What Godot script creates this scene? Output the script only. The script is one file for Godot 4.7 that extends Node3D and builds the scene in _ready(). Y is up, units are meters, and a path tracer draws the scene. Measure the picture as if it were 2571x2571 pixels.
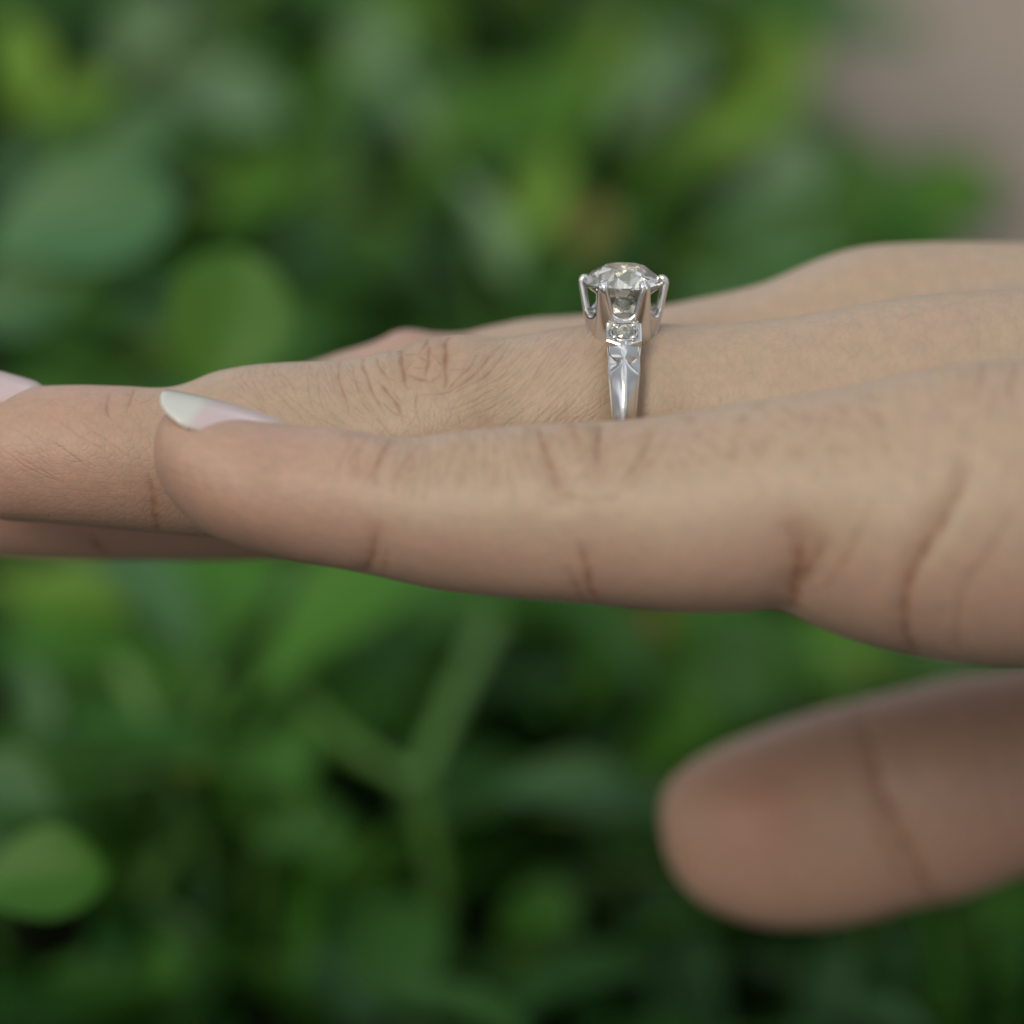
extends Node3D
# A left hand held out over low leafy plants, a diamond ring on the ring finger. Hand, nails and ring are modelled in millimetres.

const MM := 0.001
const TILT := 30.0            # how far the back of the hand leans towards the viewer, degrees
const HOVER := 0.135          # height of the ring finger above the soil, metres
const FINGERS := ["little", "ring", "middle", "index", "thumb"]

var hand_at := Transform3D()
var rng := RandomNumberGenerator.new()


func _ready():
	hand_at = Transform3D(Basis(Vector3.RIGHT, deg_to_rad(-TILT)), Vector3(0, HOVER, 0))
	# camera
	var cam := Camera3D.new()
	cam.name = "camera"
	add_child(cam)
	var lens := CameraAttributesPhysical.new()
	lens.frustum_focal_length = 122.7
	lens.frustum_focus_distance = 0.4435
	lens.frustum_near = 0.02
	lens.frustum_far = 60.0
	lens.exposure_aperture = 6.4
	lens.auto_exposure_enabled = false
	cam.attributes = lens
	cam.fov = 11.17
	cam.near = 0.02
	cam.far = 60.0
	cam.transform = hand_at * Transform3D(Basis(), Vector3(0, 0, 0.45))
	cam.current = true
	# overcast sky, soft sun
	var we := WorldEnvironment.new()
	we.name = "world_environment"
	var env := Environment.new()
	var sm := ProceduralSkyMaterial.new()
	sm.sky_top_color = Color(0.76, 0.78, 0.81)
	sm.sky_horizon_color = Color(0.44, 0.45, 0.46)
	sm.sky_curve = 0.35
	sm.sky_cover = added_clouds()
	sm.sky_cover_modulate = Color(1.0, 1.0, 1.0, 1.0)
	sm.ground_bottom_color = Color(0.16, 0.17, 0.13)
	sm.ground_horizon_color = Color(0.35, 0.36, 0.33)
	sm.sun_angle_max = 40.0
	var sky := Sky.new()
	sky.sky_material = sm
	env.background_mode = Environment.BG_SKY
	env.sky = sky
	env.background_energy_multiplier = 1.0
	env.tonemap_mode = Environment.TONE_MAPPER_LINEAR
	env.tonemap_exposure = 0.88
	env.sdfgi_enabled = true
	env.ssao_enabled = true
	env.ssil_enabled = true
	we.environment = env
	add_child(we)
	var sun := DirectionalLight3D.new()
	sun.name = "sun"
	sun.light_energy = 0.55
	sun.light_angular_distance = 28.0
	sun.light_color = Color(1.0, 0.955, 0.885)
	sun.shadow_enabled = true
	sun.rotation_degrees = Vector3(-46, -36, 0)
	add_child(sun)
	rng.seed = 11
	ground()
	plants()
	hand()
	jewel()


# overcast, with unseen bright and dark cloud added for reflections in the ring
func added_clouds() -> NoiseTexture2D:
	var n := FastNoiseLite.new()
	n.noise_type = FastNoiseLite.TYPE_SIMPLEX_SMOOTH
	n.frequency = 0.008
	n.fractal_octaves = 3
	n.seed = 17
	var g := Gradient.new()
	g.set_color(0, Color(0, 0, 0, 1))
	g.set_color(1, Color(0.95, 0.97, 1.0, 1))
	g.set_offset(0, 0.4)
	g.set_offset(1, 0.68)
	var t := NoiseTexture2D.new()
	t.width = 1024
	t.height = 512
	t.seamless = true
	t.noise = n
	t.color_ramp = g
	return t


# ---------------------------------------------------------------- helpers
func obj(called: String, mesh: Mesh, m: Material, parent: Node = self) -> MeshInstance3D:
	var o := MeshInstance3D.new()
	o.name = called
	o.mesh = mesh
	if m:
		o.material_override = m
	parent.add_child(o, true)
	return o


func tag(o: Node, label: String, category: String, group := "", kind := "") -> void:
	if label != "":
		o.set_meta("label", label)
	if category != "":
		o.set_meta("category", category)
	if group != "":
		o.set_meta("group", group)
	if kind != "":
		o.set_meta("kind", kind)


func mat(c: Color, rough := 0.6, metal := 0.0) -> StandardMaterial3D:
	var m := StandardMaterial3D.new()
	m.albedo_color = c
	m.roughness = rough
	m.metallic = metal
	return m


func lin(r: float, g: float, b: float) -> Color:
	return Color(r, g, b).linear_to_srgb()


func tri(st: SurfaceTool, a: Vector3, b: Vector3, c: Vector3, out_dir: Vector3) -> void:
	# a flat triangle whose front looks along out_dir
	var n := (b - a).cross(c - a)
	if n.dot(out_dir) < 0.0:
		var t := b
		b = c
		c = t
		n = -n
	n = n.normalized()
	for p in [a, c, b]:
		st.set_normal(n)
		st.add_vertex(p * MM)


func poly(st: SurfaceTool, pts: Array, out_dir: Vector3) -> void:
	for i in range(1, pts.size() - 1):
		tri(st, pts[0], pts[i], pts[i + 1], out_dir)


# a grid of points (rows of equal length) as one smooth sheet
func sheet(rows: Array, flip := false, loop := false, uvs := false) -> ArrayMesh:
	var st := SurfaceTool.new()
	st.begin(Mesh.PRIMITIVE_TRIANGLES)
	sheet_into(st, rows, flip, loop)
	return done(st)


func sheet_into(st: SurfaceTool, rows: Array, flip := false, loop := false, tint := []) -> void:
	var w: int = rows[0].size()
	var base := 0
	st.set_smooth_group(0)
	for i in rows.size() - 1:
		for j in (w if loop else w - 1):
			var k := (j + 1) % w
			var q := [[i, j], [i, k], [i + 1, k], [i + 1, j]]
			var order := [0, 1, 2, 0, 2, 3] if flip else [0, 2, 1, 0, 3, 2]
			for o in order:
				if tint.size():
					st.set_color(tint[q[o][0]][q[o][1]])
				st.set_uv(Vector2(float(q[o][1]) / (w - 1), float(q[o][0]) / (rows.size() - 1)))
				st.add_vertex(rows[q[o][0]][q[o][1]] * MM)


func done(st: SurfaceTool) -> ArrayMesh:
	st.index()
	st.generate_normals()
	return st.commit()


# ---------------------------------------------------------------- the hand's shape
# Each finger runs on through the palm as a ray along x. Stations: x, centre height, half height, depth over height, z (towards the viewer), all mm.
var ray_table := {
	"little": [-29.97, 4.88, 0.04, 1.05, 12.00,
		-29.84, 4.92, 1.33, 1.05, 12.00,
		-29.53, 5.08, 2.42, 1.08, 12.00,
		-28.86, 4.83, 3.41, 1.10, 12.00,
		-27.75, 4.37, 4.28, 1.10, 12.00,
		-25.98, 3.59, 5.05, 1.10, 12.00,
		-22.85, 2.66, 5.54, 1.08, 12.50,
		-18.62, 1.66, 5.64, 1.03, 13.00,
		-14.39, 1.13, 5.85, 1.00, 13.80,
		-9.96, 0.31, 5.95, 1.02, 14.60,
		-7.31, 0.04, 6.29, 1.02, 15.20,
		-5.10, 0.04, 6.68, 1.00, 15.60,
		-0.70, 0.02, 7.09, 0.98, 16.40,
		4.12, 0.00, 7.36, 0.97, 17.20,
		9.36, -0.13, 7.74, 0.97, 18.00,
		14.58, 0.00, 8.29, 0.97, 18.80,
		18.91, 0.37, 8.61, 0.95, 19.50,
		21.94, 0.70, 8.79, 0.95, 20.00,
		24.53, 0.30, 9.53, 0.92, 20.30,
		27.54, -0.02, 10.36, 0.90, 20.80,
		31.85, -0.13, 11.33, 0.88, 21.30,
		36.17, -0.22, 12.10, 0.86, 21.50,
		41.90, -0.13, 12.53, 0.85, 21.50,
		49.24, 0.11, 12.66, 0.85, 21.00,
		66.00, 2.00, 13.50, 0.90, 19.00,
		85.00, 3.00, 15.00, 0.90, 16.00,
		108.00, 4.00, 16.00, 0.90, 12.00,
		135.00, 4.00, 18.00, 0.95, 12.00,
		300.00, 0.00, 30.00, 1.00, 8.00],
	"ring": [-50.60, 5.31, 0.05, 0.95, -2.00,
		-50.42, 5.26, 1.33, 0.95, -2.00,
		-49.91, 5.19, 2.40, 0.95, -2.00,
		-48.31, 5.19, 4.00, 0.95, -2.00,
		-45.97, 5.14, 5.19, 0.95, -1.50,
		-44.10, 4.95, 5.59, 0.95, -1.00,
		-40.40, 4.97, 5.88, 0.97, -0.50,
		-37.17, 4.87, 6.06, 1.00, 0.00,
		-33.52, 4.65, 6.19, 1.02, 0.00,
		-29.42, 4.42, 6.33, 1.02, 0.00,
		-27.83, 4.55, 6.60, 1.00, 0.00,
		-25.78, 4.90, 7.08, 1.00, 0.00,
		-23.50, 5.06, 7.42, 1.00, 0.00,
		-21.23, 5.19, 7.56, 1.00, 0.00,
		-16.67, 5.35, 7.67, 1.00, 0.00,
		-13.48, 5.51, 7.79, 1.00, 0.00,
		-10.25, 5.90, 8.08, 1.00, 0.00,
		-8.65, 6.19, 8.29, 1.00, 0.00,
		-7.06, 6.47, 8.47, 1.00, 0.00,
		-4.96, 6.72, 8.54, 1.00, 0.00,
		-3.37, 6.81, 8.45, 1.00, 0.00,
		-1.46, 6.81, 8.22, 0.99, 0.00,
		0.91, 7.11, 8.15, 0.98, 0.00,
		3.33, 7.49, 8.22, 0.98, 0.00,
		5.69, 7.77, 8.22, 0.98, 0.00,
		9.75, 7.86, 8.13, 0.98, 0.00,
		14.12, 7.81, 8.27, 0.98, 0.00,
		17.35, 7.60, 8.60, 0.97, 0.20,
		20.61, 7.33, 9.10, 0.96, 0.50,
		23.86, 6.93, 9.84, 0.95, 1.00,
		27.06, 6.51, 10.78, 0.93, 1.50,
		31.02, 6.08, 11.93, 0.90, 2.00,
		35.51, 5.71, 12.91, 0.88, 2.50,
		40.04, 5.55, 13.43, 0.86, 2.50,
		43.76, 5.50, 13.61, 0.86, 2.50,
		51.42, 5.37, 13.72, 0.86, 2.00,
		66.00, 5.00, 14.00, 0.86, 1.00,
		85.00, 5.00, 15.50, 0.86, 0.00,
		108.00, 4.00, 16.50, 0.90, -2.00,
		135.00, 4.00, 18.00, 0.95, -3.00,
		300.00, 0.00, 30.00, 1.00, 0.00],
	"middle": [-59.62, 2.90, 0.05, 0.95, -19.00,
		-59.34, 2.97, 1.50, 0.95, -19.00,
		-58.44, 2.97, 2.78, 0.95, -19.00,
		-56.30, 2.78, 4.39, 0.95, -19.00,
		-52.98, 2.66, 5.70, 0.97, -19.00,
		-45.81, 2.44, 6.52, 1.00, -18.50,
		-38.65, 2.34, 6.66, 1.00, -18.00,
		-31.55, 2.56, 6.92, 1.00, -18.00,
		-26.81, 3.03, 7.44, 1.00, -18.00,
		-22.07, 3.86, 8.17, 1.00, -18.00,
		-19.23, 4.41, 8.57, 1.00, -18.00,
		-17.01, 4.90, 8.79, 1.00, -18.00,
		-15.44, 5.38, 8.88, 1.00, -18.00,
		-13.07, 5.92, 9.05, 1.00, -18.00,
		-11.75, 6.30, 9.19, 1.00, -18.00,
		-10.47, 6.75, 9.40, 1.00, -18.00,
		-9.19, 6.94, 9.40, 1.00, -18.00,
		-8.10, 6.96, 9.24, 1.00, -18.00,
		-7.15, 6.94, 9.07, 1.00, -18.00,
		-5.73, 6.99, 8.98, 1.00, -18.00,
		-4.07, 7.15, 8.91, 1.00, -18.00,
		-2.89, 7.44, 8.95, 1.00, -18.00,
		-0.76, 7.86, 9.00, 1.00, -18.00,
		1.61, 8.27, 9.02, 1.00, -18.00,
		4.45, 8.55, 8.93, 1.00, -18.00,
		10.14, 8.95, 8.95, 1.00, -18.00,
		13.44, 9.21, 9.21, 1.00, -17.70,
		15.80, 9.35, 9.53, 1.00, -17.50,
		20.52, 9.51, 10.40, 0.98, -17.20,
		22.88, 9.69, 10.92, 0.97, -17.00,
		25.24, 10.02, 11.63, 0.95, -17.00,
		27.61, 10.28, 12.36, 0.93, -17.00,
		29.97, 10.42, 12.98, 0.91, -17.00,
		32.33, 10.28, 13.54, 0.89, -17.00,
		34.70, 10.00, 13.97, 0.87, -17.00,
		39.42, 9.60, 14.51, 0.86, -17.00,
		45.66, 9.22, 14.84, 0.86, -17.00,
		53.49, 8.84, 14.93, 0.86, -16.00,
		66.00, 7.00, 14.00, 0.86, -15.00,
		85.00, 6.00, 15.50, 0.86, -14.00,
		108.00, 4.00, 16.50, 0.86, -13.00,
		135.00, 4.00, 18.00, 0.95, -14.00,
		300.00, 0.00, 30.00, 1.00, -8.00],
	"index": [-53.92, 1.77, 0.05, 0.95, -36.00,
		-53.52, 1.77, 1.72, 0.95, -36.00,
		-52.44, 1.82, 3.00, 0.95, -36.00,
		-49.93, 1.87, 4.42, 0.97, -35.50,
		-44.97, 2.14, 5.77, 1.00, -35.00,
		-37.57, 2.62, 6.50, 1.00, -34.50,
		-27.73, 3.23, 7.10, 1.00, -34.00,
		-19.89, 4.16, 7.79, 1.00, -34.00,
		-14.01, 5.19, 8.33, 1.00, -34.00,
		-8.13, 6.10, 8.50, 1.00, -34.00,
		1.67, 7.28, 8.45, 1.00, -34.00,
		11.45, 7.93, 8.61, 1.00, -33.50,
		21.22, 8.48, 9.41, 1.00, -33.00,
		28.55, 9.34, 11.00, 0.95, -33.00,
		35.85, 9.45, 12.58, 0.90, -32.50,
		43.13, 8.88, 13.47, 0.86, -32.00,
		47.13, 8.64, 13.71, 0.86, -32.00,
		55.10, 8.31, 13.85, 0.86, -30.00,
		66.00, 5.00, 13.50, 0.88, -29.00,
		85.00, 5.00, 14.50, 0.90, -26.00,
		108.00, 4.00, 15.00, 0.90, -21.00,
		135.00, 4.00, 17.00, 0.95, -19.00,
		300.00, 0.00, 30.00, 1.00, -12.00],
	"thumb": [13.96, -28.82, 0.05, 0.75, -46.00,
		14.11, -28.87, 1.56, 0.75, -46.00,
		14.56, -29.24, 3.19, 0.75, -46.00,
		15.51, -29.67, 4.77, 0.75, -46.00,
		17.27, -30.02, 6.53, 0.75, -46.00,
		19.78, -30.07, 7.98, 0.75, -46.00,
		23.29, -29.95, 9.26, 0.74, -46.00,
		28.37, -29.22, 10.29, 0.72, -46.00,
		33.44, -28.24, 10.62, 0.72, -46.00,
		38.51, -26.91, 10.54, 0.72, -46.00,
		42.32, -26.16, 10.59, 0.74, -46.00,
		44.83, -25.53, 10.37, 0.76, -46.00,
		48.50, -24.55, 9.89, 0.78, -46.00,
		54.31, -22.87, 9.39, 0.82, -45.00,
		61.45, -20.37, 9.21, 0.90, -42.00,
		80.00, -10.00, 12.00, 1.00, -37.00,
		97.00, -3.00, 13.00, 1.00, -29.00,
		110.00, 2.00, 13.00, 1.00, -22.00,
		135.00, 4.00, 15.00, 1.00, -16.00,
		300.00, 0.00, 28.00, 1.00, -8.00]
}
var nx := 0
var gx := PackedFloat32Array()
var R_Y := PackedFloat32Array()
var R_Z := PackedFloat32Array()
var R_2 := PackedFloat32Array()
var R_E := PackedFloat32Array()
var R_I := PackedFloat32Array()
var R_Q := PackedFloat32Array()
var S_K := PackedFloat32Array()
var S_T := PackedFloat32Array()
const GY0 := -46.0
const GZ0 := -68.0
const GH := 0.54
const TEX_X0 := -46.0
const TEX_L := 98.0


func ray_at(t: Array, x: float) -> Array:   # [centre y, R squared, e, z] by cubic interpolation
	var n := t.size() / 5
	var i := 0
	while i < n - 2 and x > t[(i + 1) * 5]:
		i += 1
	var out := []
	var x0: float = t[i * 5]
	var x1: float = t[(i + 1) * 5]
	var h := x1 - x0
	var f := (x - x0) / h
	for c in 4:
		var v := [0.0, 0.0, 0.0, 0.0]
		var xs := [0.0, 0.0, 0.0, 0.0]
		for k in 4:
			var s := clampi(i - 1 + k, 0, n - 1) * 5
			xs[k] = t[s]
			v[k] = [t[s + 1], t[s + 2] * t[s + 2] * t[s + 3], t[s + 3], t[s + 4]][c]
		var d: float = (v[2] - v[1]) / h
		var m0 := d
		var m1 := d
		if i > 0:
			m0 = 0.5 * (d + (v[1] - v[0]) / (xs[1] - xs[0]))
		if i < n - 2:
			m1 = 0.5 * (d + (v[3] - v[2]) / (xs[3] - xs[2]))
		if f < 0.0 or f > 1.0:
			out.append(v[1] + d * h * f if c == 1 else v[1 if f < 0.0 else 2])
		else:
			var f2 := f * f
			var f3 := f2 * f
			out.append((2 * f3 - 3 * f2 + 1) * v[1] + (f3 - 2 * f2 + f) * h * m0 + (3 * f2 - 2 * f3) * v[2] + (f3 - f2) * h * m1)
	return out


func slices() -> void:
	var x := -61.0
	var s := GH
	while x < 185.0:
		gx.append(x)
		x += s
		if x > 50.0:
			s = minf(s * 1.09, 5.0)
	while gx.size() % 4 != 1:
		gx.append(x)
		x += s
	nx = gx.size()
	for a in [R_Y, R_Z, R_2, R_E, R_I, R_Q]:
		a.resize(nx * 5)
	for r in 5:
		var t: Array = ray_table[FINGERS[r]]
		for i in nx:
			var v := ray_at(t, gx[i])
			var o := r * nx + i
			R_Y[o] = v[0]
			R_2[o] = v[1]
			R_E[o] = v[2]
			R_I[o] = 1.0 / v[2]
			R_Z[o] = v[3]
			R_Q[o] = 0.5 / maxf(sqrt(maxf(v[1], 0.0)), 5.0)
	for i in nx:
		S_K.append(lerpf(0.2, 9.0, smoothstep(18.0, 45.0, gx[i])))
		S_T.append(lerpf(0.2, 9.0, smoothstep(44.0, 76.0, gx[i])))


func field(i: int, y: float, z: float) -> float:
	if i >= nx - 1:
		return 5.0
	var d := 1e6
	var k := S_K[i]
	var o := i
	for r in 5:
		var dy := y - R_Y[o]
		var dz := z - R_Z[o]
		var f := (dz * dz * R_I[o] + dy * dy * R_E[o] - R_2[o]) * R_Q[o]
		if r == 4:
			k = S_T[i]
		var h := k - absf(d - f)
		d = minf(d, f)
		if h > 0.0:
			d -= h * h * 0.25 / k
		o += nx
	return d


func nearest_ray(i: int, f: float, y: float, z: float) -> int:
	var best := 1e9
	var which := 0
	var o := i
	for r in 5:
		var dy := y - lerpf(R_Y[o], R_Y[o + 1], f)
		var dz := z - lerpf(R_Z[o], R_Z[o + 1], f)
		var v := (dz * dz * R_I[o] + dy * dy * R_E[o] - lerpf(R_2[o], R_2[o + 1], f)) * R_Q[o]
		if v < best:
			best = v
			which = r
		o += nx
	return which


func skin_mesh() -> ArrayMesh:
	slices()
	var ny := 136
	var nz := 204
	var cells := {}
	var pos := PackedVector3Array()
	var inside := PackedInt32Array()
	var where := PackedInt32Array()   # i j k
	var regions := PackedByteArray()
	var v := PackedFloat32Array()
	v.resize(125)
	var SY := 1000
	var SX := 1000000
	for bi in range(0, nx - 4, 4):
		var dx := gx[bi + 4] - gx[bi]
		var reach := 0.5 * sqrt(dx * dx + 32.0 * GH * GH) * 1.9 + 0.5
		for bj in range(0, ny - 4, 4):
			var cy := GY0 + (bj + 2) * GH
			for bk in range(0, nz - 4, 4):
				if absf(field(bi + 2, cy, GZ0 + (bk + 2) * GH)) > reach and bi + 8 < nx:
					continue
				var q := 0
				var low := 1e9
				var high := -1e9
				for i in 5:
					for j in 5:
						var y := GY0 + (bj + j) * GH
						for k in 5:
							var f := field(bi + i, y, GZ0 + (bk + k) * GH)
							v[q] = f
							low = minf(low, f)
							high = maxf(high, f)
							q += 1
				if low > 0.0 or high < 0.0:
					continue
				for i in 4:
					for j in 4:
						for k in 4:
							var o := i * 25 + j * 5 + k
							var a0 := v[o]
							var a1 := v[o + 1]
							var a2 := v[o + 5]
							var a3 := v[o + 6]
							var b0 := v[o + 25]
							var b1 := v[o + 26]
							var b2 := v[o + 30]
							var b3 := v[o + 31]
							var m := int(a0 < 0.0) + int(a1 < 0.0) + int(a2 < 0.0) + int(a3 < 0.0) + int(b0 < 0.0) + int(b1 < 0.0) + int(b2 < 0.0) + int(b3 < 0.0)
							if m == 0 or m == 8:
								continue
							var s := Vector3.ZERO
							var n := 0
							# edges along z (k), y (j), x (i)
							if (a0 < 0.0) != (a1 < 0.0):
								s += Vector3(0, 0, a0 / (a0 - a1)); n += 1
							if (a2 < 0.0) != (a3 < 0.0):
								s += Vector3(0, 1, a2 / (a2 - a3)); n += 1
							if (b0 < 0.0) != (b1 < 0.0):
								s += Vector3(1, 0, b0 / (b0 - b1)); n += 1
							if (b2 < 0.0) != (b3 < 0.0):
								s += Vector3(1, 1, b2 / (b2 - b3)); n += 1
							if (a0 < 0.0) != (a2 < 0.0):
								s += Vector3(0, a0 / (a0 - a2), 0); n += 1
							if (a1 < 0.0) != (a3 < 0.0):
								s += Vector3(0, a1 / (a1 - a3), 1); n += 1
							if (b0 < 0.0) != (b2 < 0.0):
								s += Vector3(1, b0 / (b0 - b2), 0); n += 1
							if (b1 < 0.0) != (b3 < 0.0):
								s += Vector3(1, b1 / (b1 - b3), 1); n += 1
							if (a0 < 0.0) != (b0 < 0.0):
								s += Vector3(a0 / (a0 - b0), 0, 0); n += 1
							if (a1 < 0.0) != (b1 < 0.0):
								s += Vector3(a1 / (a1 - b1), 0, 1); n += 1
							if (a2 < 0.0) != (b2 < 0.0):
								s += Vector3(a2 / (a2 - b2), 1, 0); n += 1
							if (a3 < 0.0) != (b3 < 0.0):
								s += Vector3(a3 / (a3 - b3), 1, 1); n += 1
							s /= n
							var ci := bi + i
							var hx := gx[ci + 1] - gx[ci]
							var p := Vector3(gx[ci] + s.x * hx, GY0 + (bj + j + s.y) * GH, GZ0 + (bk + k + s.z) * GH)
							if ci < nx - 3:
								var g := Vector3((b0 + b1 + b2 + b3 - a0 - a1 - a2 - a3) / hx, (a2 + a3 + b2 + b3 - a0 - a1 - b0 - b1) / GH, (a1 + a3 + b1 + b3 - a0 - a2 - b0 - b2) / GH) * 0.25
								var val := lerpf(field(ci, p.y, p.z), field(ci + 1, p.y, p.z), s.x)
								var step := -g * (val / maxf(g.length_squared(), 0.2))
								p += step.limit_length(0.4 * GH)
							cells[ci * SX + (bj + j) * SY + bk + k] = pos.size()
							inside.append(int(a0 < 0.0) + 2 * int(b0 < 0.0) + 4 * int(a2 < 0.0) + 8 * int(a1 < 0.0))
							where.append(ci)
							where.append(bj + j)
							where.append(bk + k)
							pos.append(p)
	var count := pos.size()
	# quads round each crossed edge
	var quads := PackedInt32Array()
	var steps := [[SX, SY, 1], [SY, 1, SX], [1, SX, SY]]
	for c in count:
		var w := inside[c]
		var key := where[c * 3] * SX + where[c * 3 + 1] * SY + where[c * 3 + 2]
		for a in 3:
			var other := (w >> (a + 1)) & 1
			if (w & 1) == other:
				continue
			var u: int = steps[a][1]
			var t: int = steps[a][2]
			var q1: int = cells.get(key - u - t, -1)
			var q2: int = cells.get(key - t, -1)
			var q4: int = cells.get(key - u, -1)
			if q1 < 0 or q2 < 0 or q4 < 0:
				continue
			# counter-clockwise seen from +axis: (-u-t), (-t), (0), (-u)
			if w & 1:
				quads.append_array(PackedInt32Array([q1, q2, c, q4]))
			else:
				quads.append_array(PackedInt32Array([q1, q4, c, q2]))
	# modelled relief: knuckles, finger pads, the deepest creases, the skin pressed in by the ring
	var rough_n := PackedVector3Array()
	rough_n.resize(count)
	for q in range(0, quads.size(), 4):
		var n := (pos[quads[q + 2]] - pos[quads[q]]).cross(pos[quads[q + 3]] - pos[quads[q + 1]])
		for k in 4:
			rough_n[quads[q + k]] += n
	for c in count:
		var p := pos[c]
		if p.x > 60.0:
			continue
		var i := where[c * 3]
		var f := clampf((p.x - gx[i]) / (gx[i + 1] - gx[i]), 0.0, 1.0)
		var r := nearest_ray(i, f, p.y, p.z)
		var o := r * nx + i
		var a := atan2((p.y - R_Y[o]) * R_E[o], p.z - R_Z[o])
		pos[c] = p + rough_n[c].normalized() * swell(FINGERS[r], p.x, a)
	# normals
	var nor := PackedVector3Array()
	nor.resize(count)
	for q in range(0, quads.size(), 4):
		var n := (pos[quads[q + 2]] - pos[quads[q]]).cross(pos[quads[q + 3]] - pos[quads[q + 1]])
		for k in 4:
			nor[quads[q + k]] += n
	for c in count:
		nor[c] = nor[c].normalized()
	# split by ray: each ray has its own skin texture laid along x and round its axis
	var reg := PackedInt32Array()
	reg.resize(count)
	var fr := PackedFloat32Array()
	fr.resize(count)
	for c in count:
		var i := where[c * 3]
		var f := clampf((pos[c].x - gx[i]) / (gx[i + 1] - gx[i]), 0.0, 1.0)
		fr[c] = f
		reg[c] = nearest_ray(i, f, pos[c].y, pos[c].z)
	var mesh := ArrayMesh.new()
	var blotch := FastNoiseLite.new()
	blotch.noise_type = FastNoiseLite.TYPE_SIMPLEX_SMOOTH
	blotch.frequency = 0.11
	blotch.fractal_octaves = 3
	blotch.seed = 5
	for r in 5:
		var ids := {}
		var V := PackedVector3Array()
		var N := PackedVector3Array()
		var U := PackedVector2Array()
		var C := PackedColorArray()
		var I := PackedInt32Array()
		for q in range(0, quads.size(), 4):
			var rr := reg[quads[q]]
			for k in range(1, 4):
				rr = mini(rr, reg[quads[q + k]])
			if rr != r:
				continue
			var ang := [0.0, 0.0, 0.0, 0.0]
			for k in 4:
				var c := quads[q + k]
				var o := r * nx + where[c * 3]
				var f := fr[c]
				ang[k] = atan2((pos[c].y - lerpf(R_Y[o], R_Y[o + 1], f)) * R_E[o], pos[c].z - lerpf(R_Z[o], R_Z[o + 1], f)) / TAU + 0.5
			var wrap: bool = ang.max() - ang.min() > 0.5
			var got := [0, 0, 0, 0]
			for k in 4:
				var c := quads[q + k]
				var lift := 1 if wrap and ang[k] < 0.5 else 0
				var key := c * 2 + lift
				if not ids.has(key):
					ids[key] = V.size()
					V.append(pos[c] * MM)
					N.append(nor[c])
					U.append(Vector2((pos[c].x - TEX_X0) / TEX_L, ang[k] + lift))
					C.append(skin_tone(pos[c], nor[c], r, blotch))
				got[k] = ids[key]
			I.append_array(PackedInt32Array([got[0], got[2], got[1], got[0], got[3], got[2]]))
		var arr := []
		arr.resize(Mesh.ARRAY_MAX)
		arr[Mesh.ARRAY_VERTEX] = V
		arr[Mesh.ARRAY_NORMAL] = N
		arr[Mesh.ARRAY_TEX_UV] = U
		arr[Mesh.ARRAY_COLOR] = C
		arr[Mesh.ARRAY_INDEX] = I
		mesh.add_surface_from_arrays(Mesh.PRIMITIVE_TRIANGLES, arr)
	return mesh


# modelled height over the plain finger, mm: [finger, x, angle, width along, width round (mm), height]
const SWELLS := [
	["little", 4.5, 0.9, 3.6, 3.2, 0.42], ["little", -2.5, 0.75, 2.6, 5.0, -0.22], ["little", 13.0, 0.7, 4.5, 4.0, -0.30], ["little", -10.8, 0.85, 1.6, 3.0, 0.22], ["little", -8.0, -0.2, 4.0, 5.0, 0.25],
	["little", 3.0, -0.9, 4.0, 4.0, 0.3], ["little", 14.0, -0.7, 5.0, 4.0, 0.4], ["little", 37.0, 0.85, 6.0, 7.0, 0.4], ["little", 31.0, -0.5, 4.0, 6.0, 0.5], ["little", 42.0, -0.2, 4.5, 6.0, 0.5], ["little", -22.0, -0.5, 4.0, 3.5, 0.3],
	["ring", -7.0, 0.95, 3.0, 3.0, 0.35], ["ring", -13.5, 0.6, 2.5, 5.0, -0.2], ["ring", 0.0, 0.6, 3.0, 5.0, -0.15],
	["ring", 9.7, 0.9, 1.3, 30.0, -0.28], ["ring", 7.0, 0.9, 1.3, 30.0, 0.16], ["ring", 12.5, 0.9, 1.4, 30.0, 0.16],
	["thumb", 23.0, -0.1, 5.0, 6.0, 0.5], ["thumb", 40.0, 0.1, 4.0, 7.0, 0.5]]
# deep creases, as [finger, half width mm, depth mm, x, angle, x, angle, ...]
var grooves := []


func swell(which: String, x: float, a: float) -> float:
	var h := 0.0
	for s in SWELLS:
		if s[0] == which and absf(x - s[1]) < 2.5 * s[3]:
			var u: float = (x - s[1]) / s[3]
			var v: float = (a - s[2]) * 8.0 / s[4]
			h += s[5] * exp(-u * u - v * v)
	for g in grooves:
		if g[0] != which:
			continue
		var best := 1e9
		for k in range(3, g.size() - 2, 2):
			var ax: float = g[k]
			if absf(x - ax) > 12.0:
				continue
			var ay: float = g[k + 1] * 8.5
			var bx: float = g[k + 2] - ax
			var by: float = g[k + 3] * 8.5 - ay
			var px := x - ax
			var py := a * 8.5 - ay
			var t := clampf((px * bx + py * by) / (bx * bx + by * by), 0.0, 1.0)
			best = minf(best, (px - bx * t) ** 2 + (py - by * t) ** 2)
		h -= g[2] * exp(-best / (g[1] * g[1]))
	return h


func bump(x: float, c: float, w: float) -> float:
	return exp(-((x - c) / w) ** 2)


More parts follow.
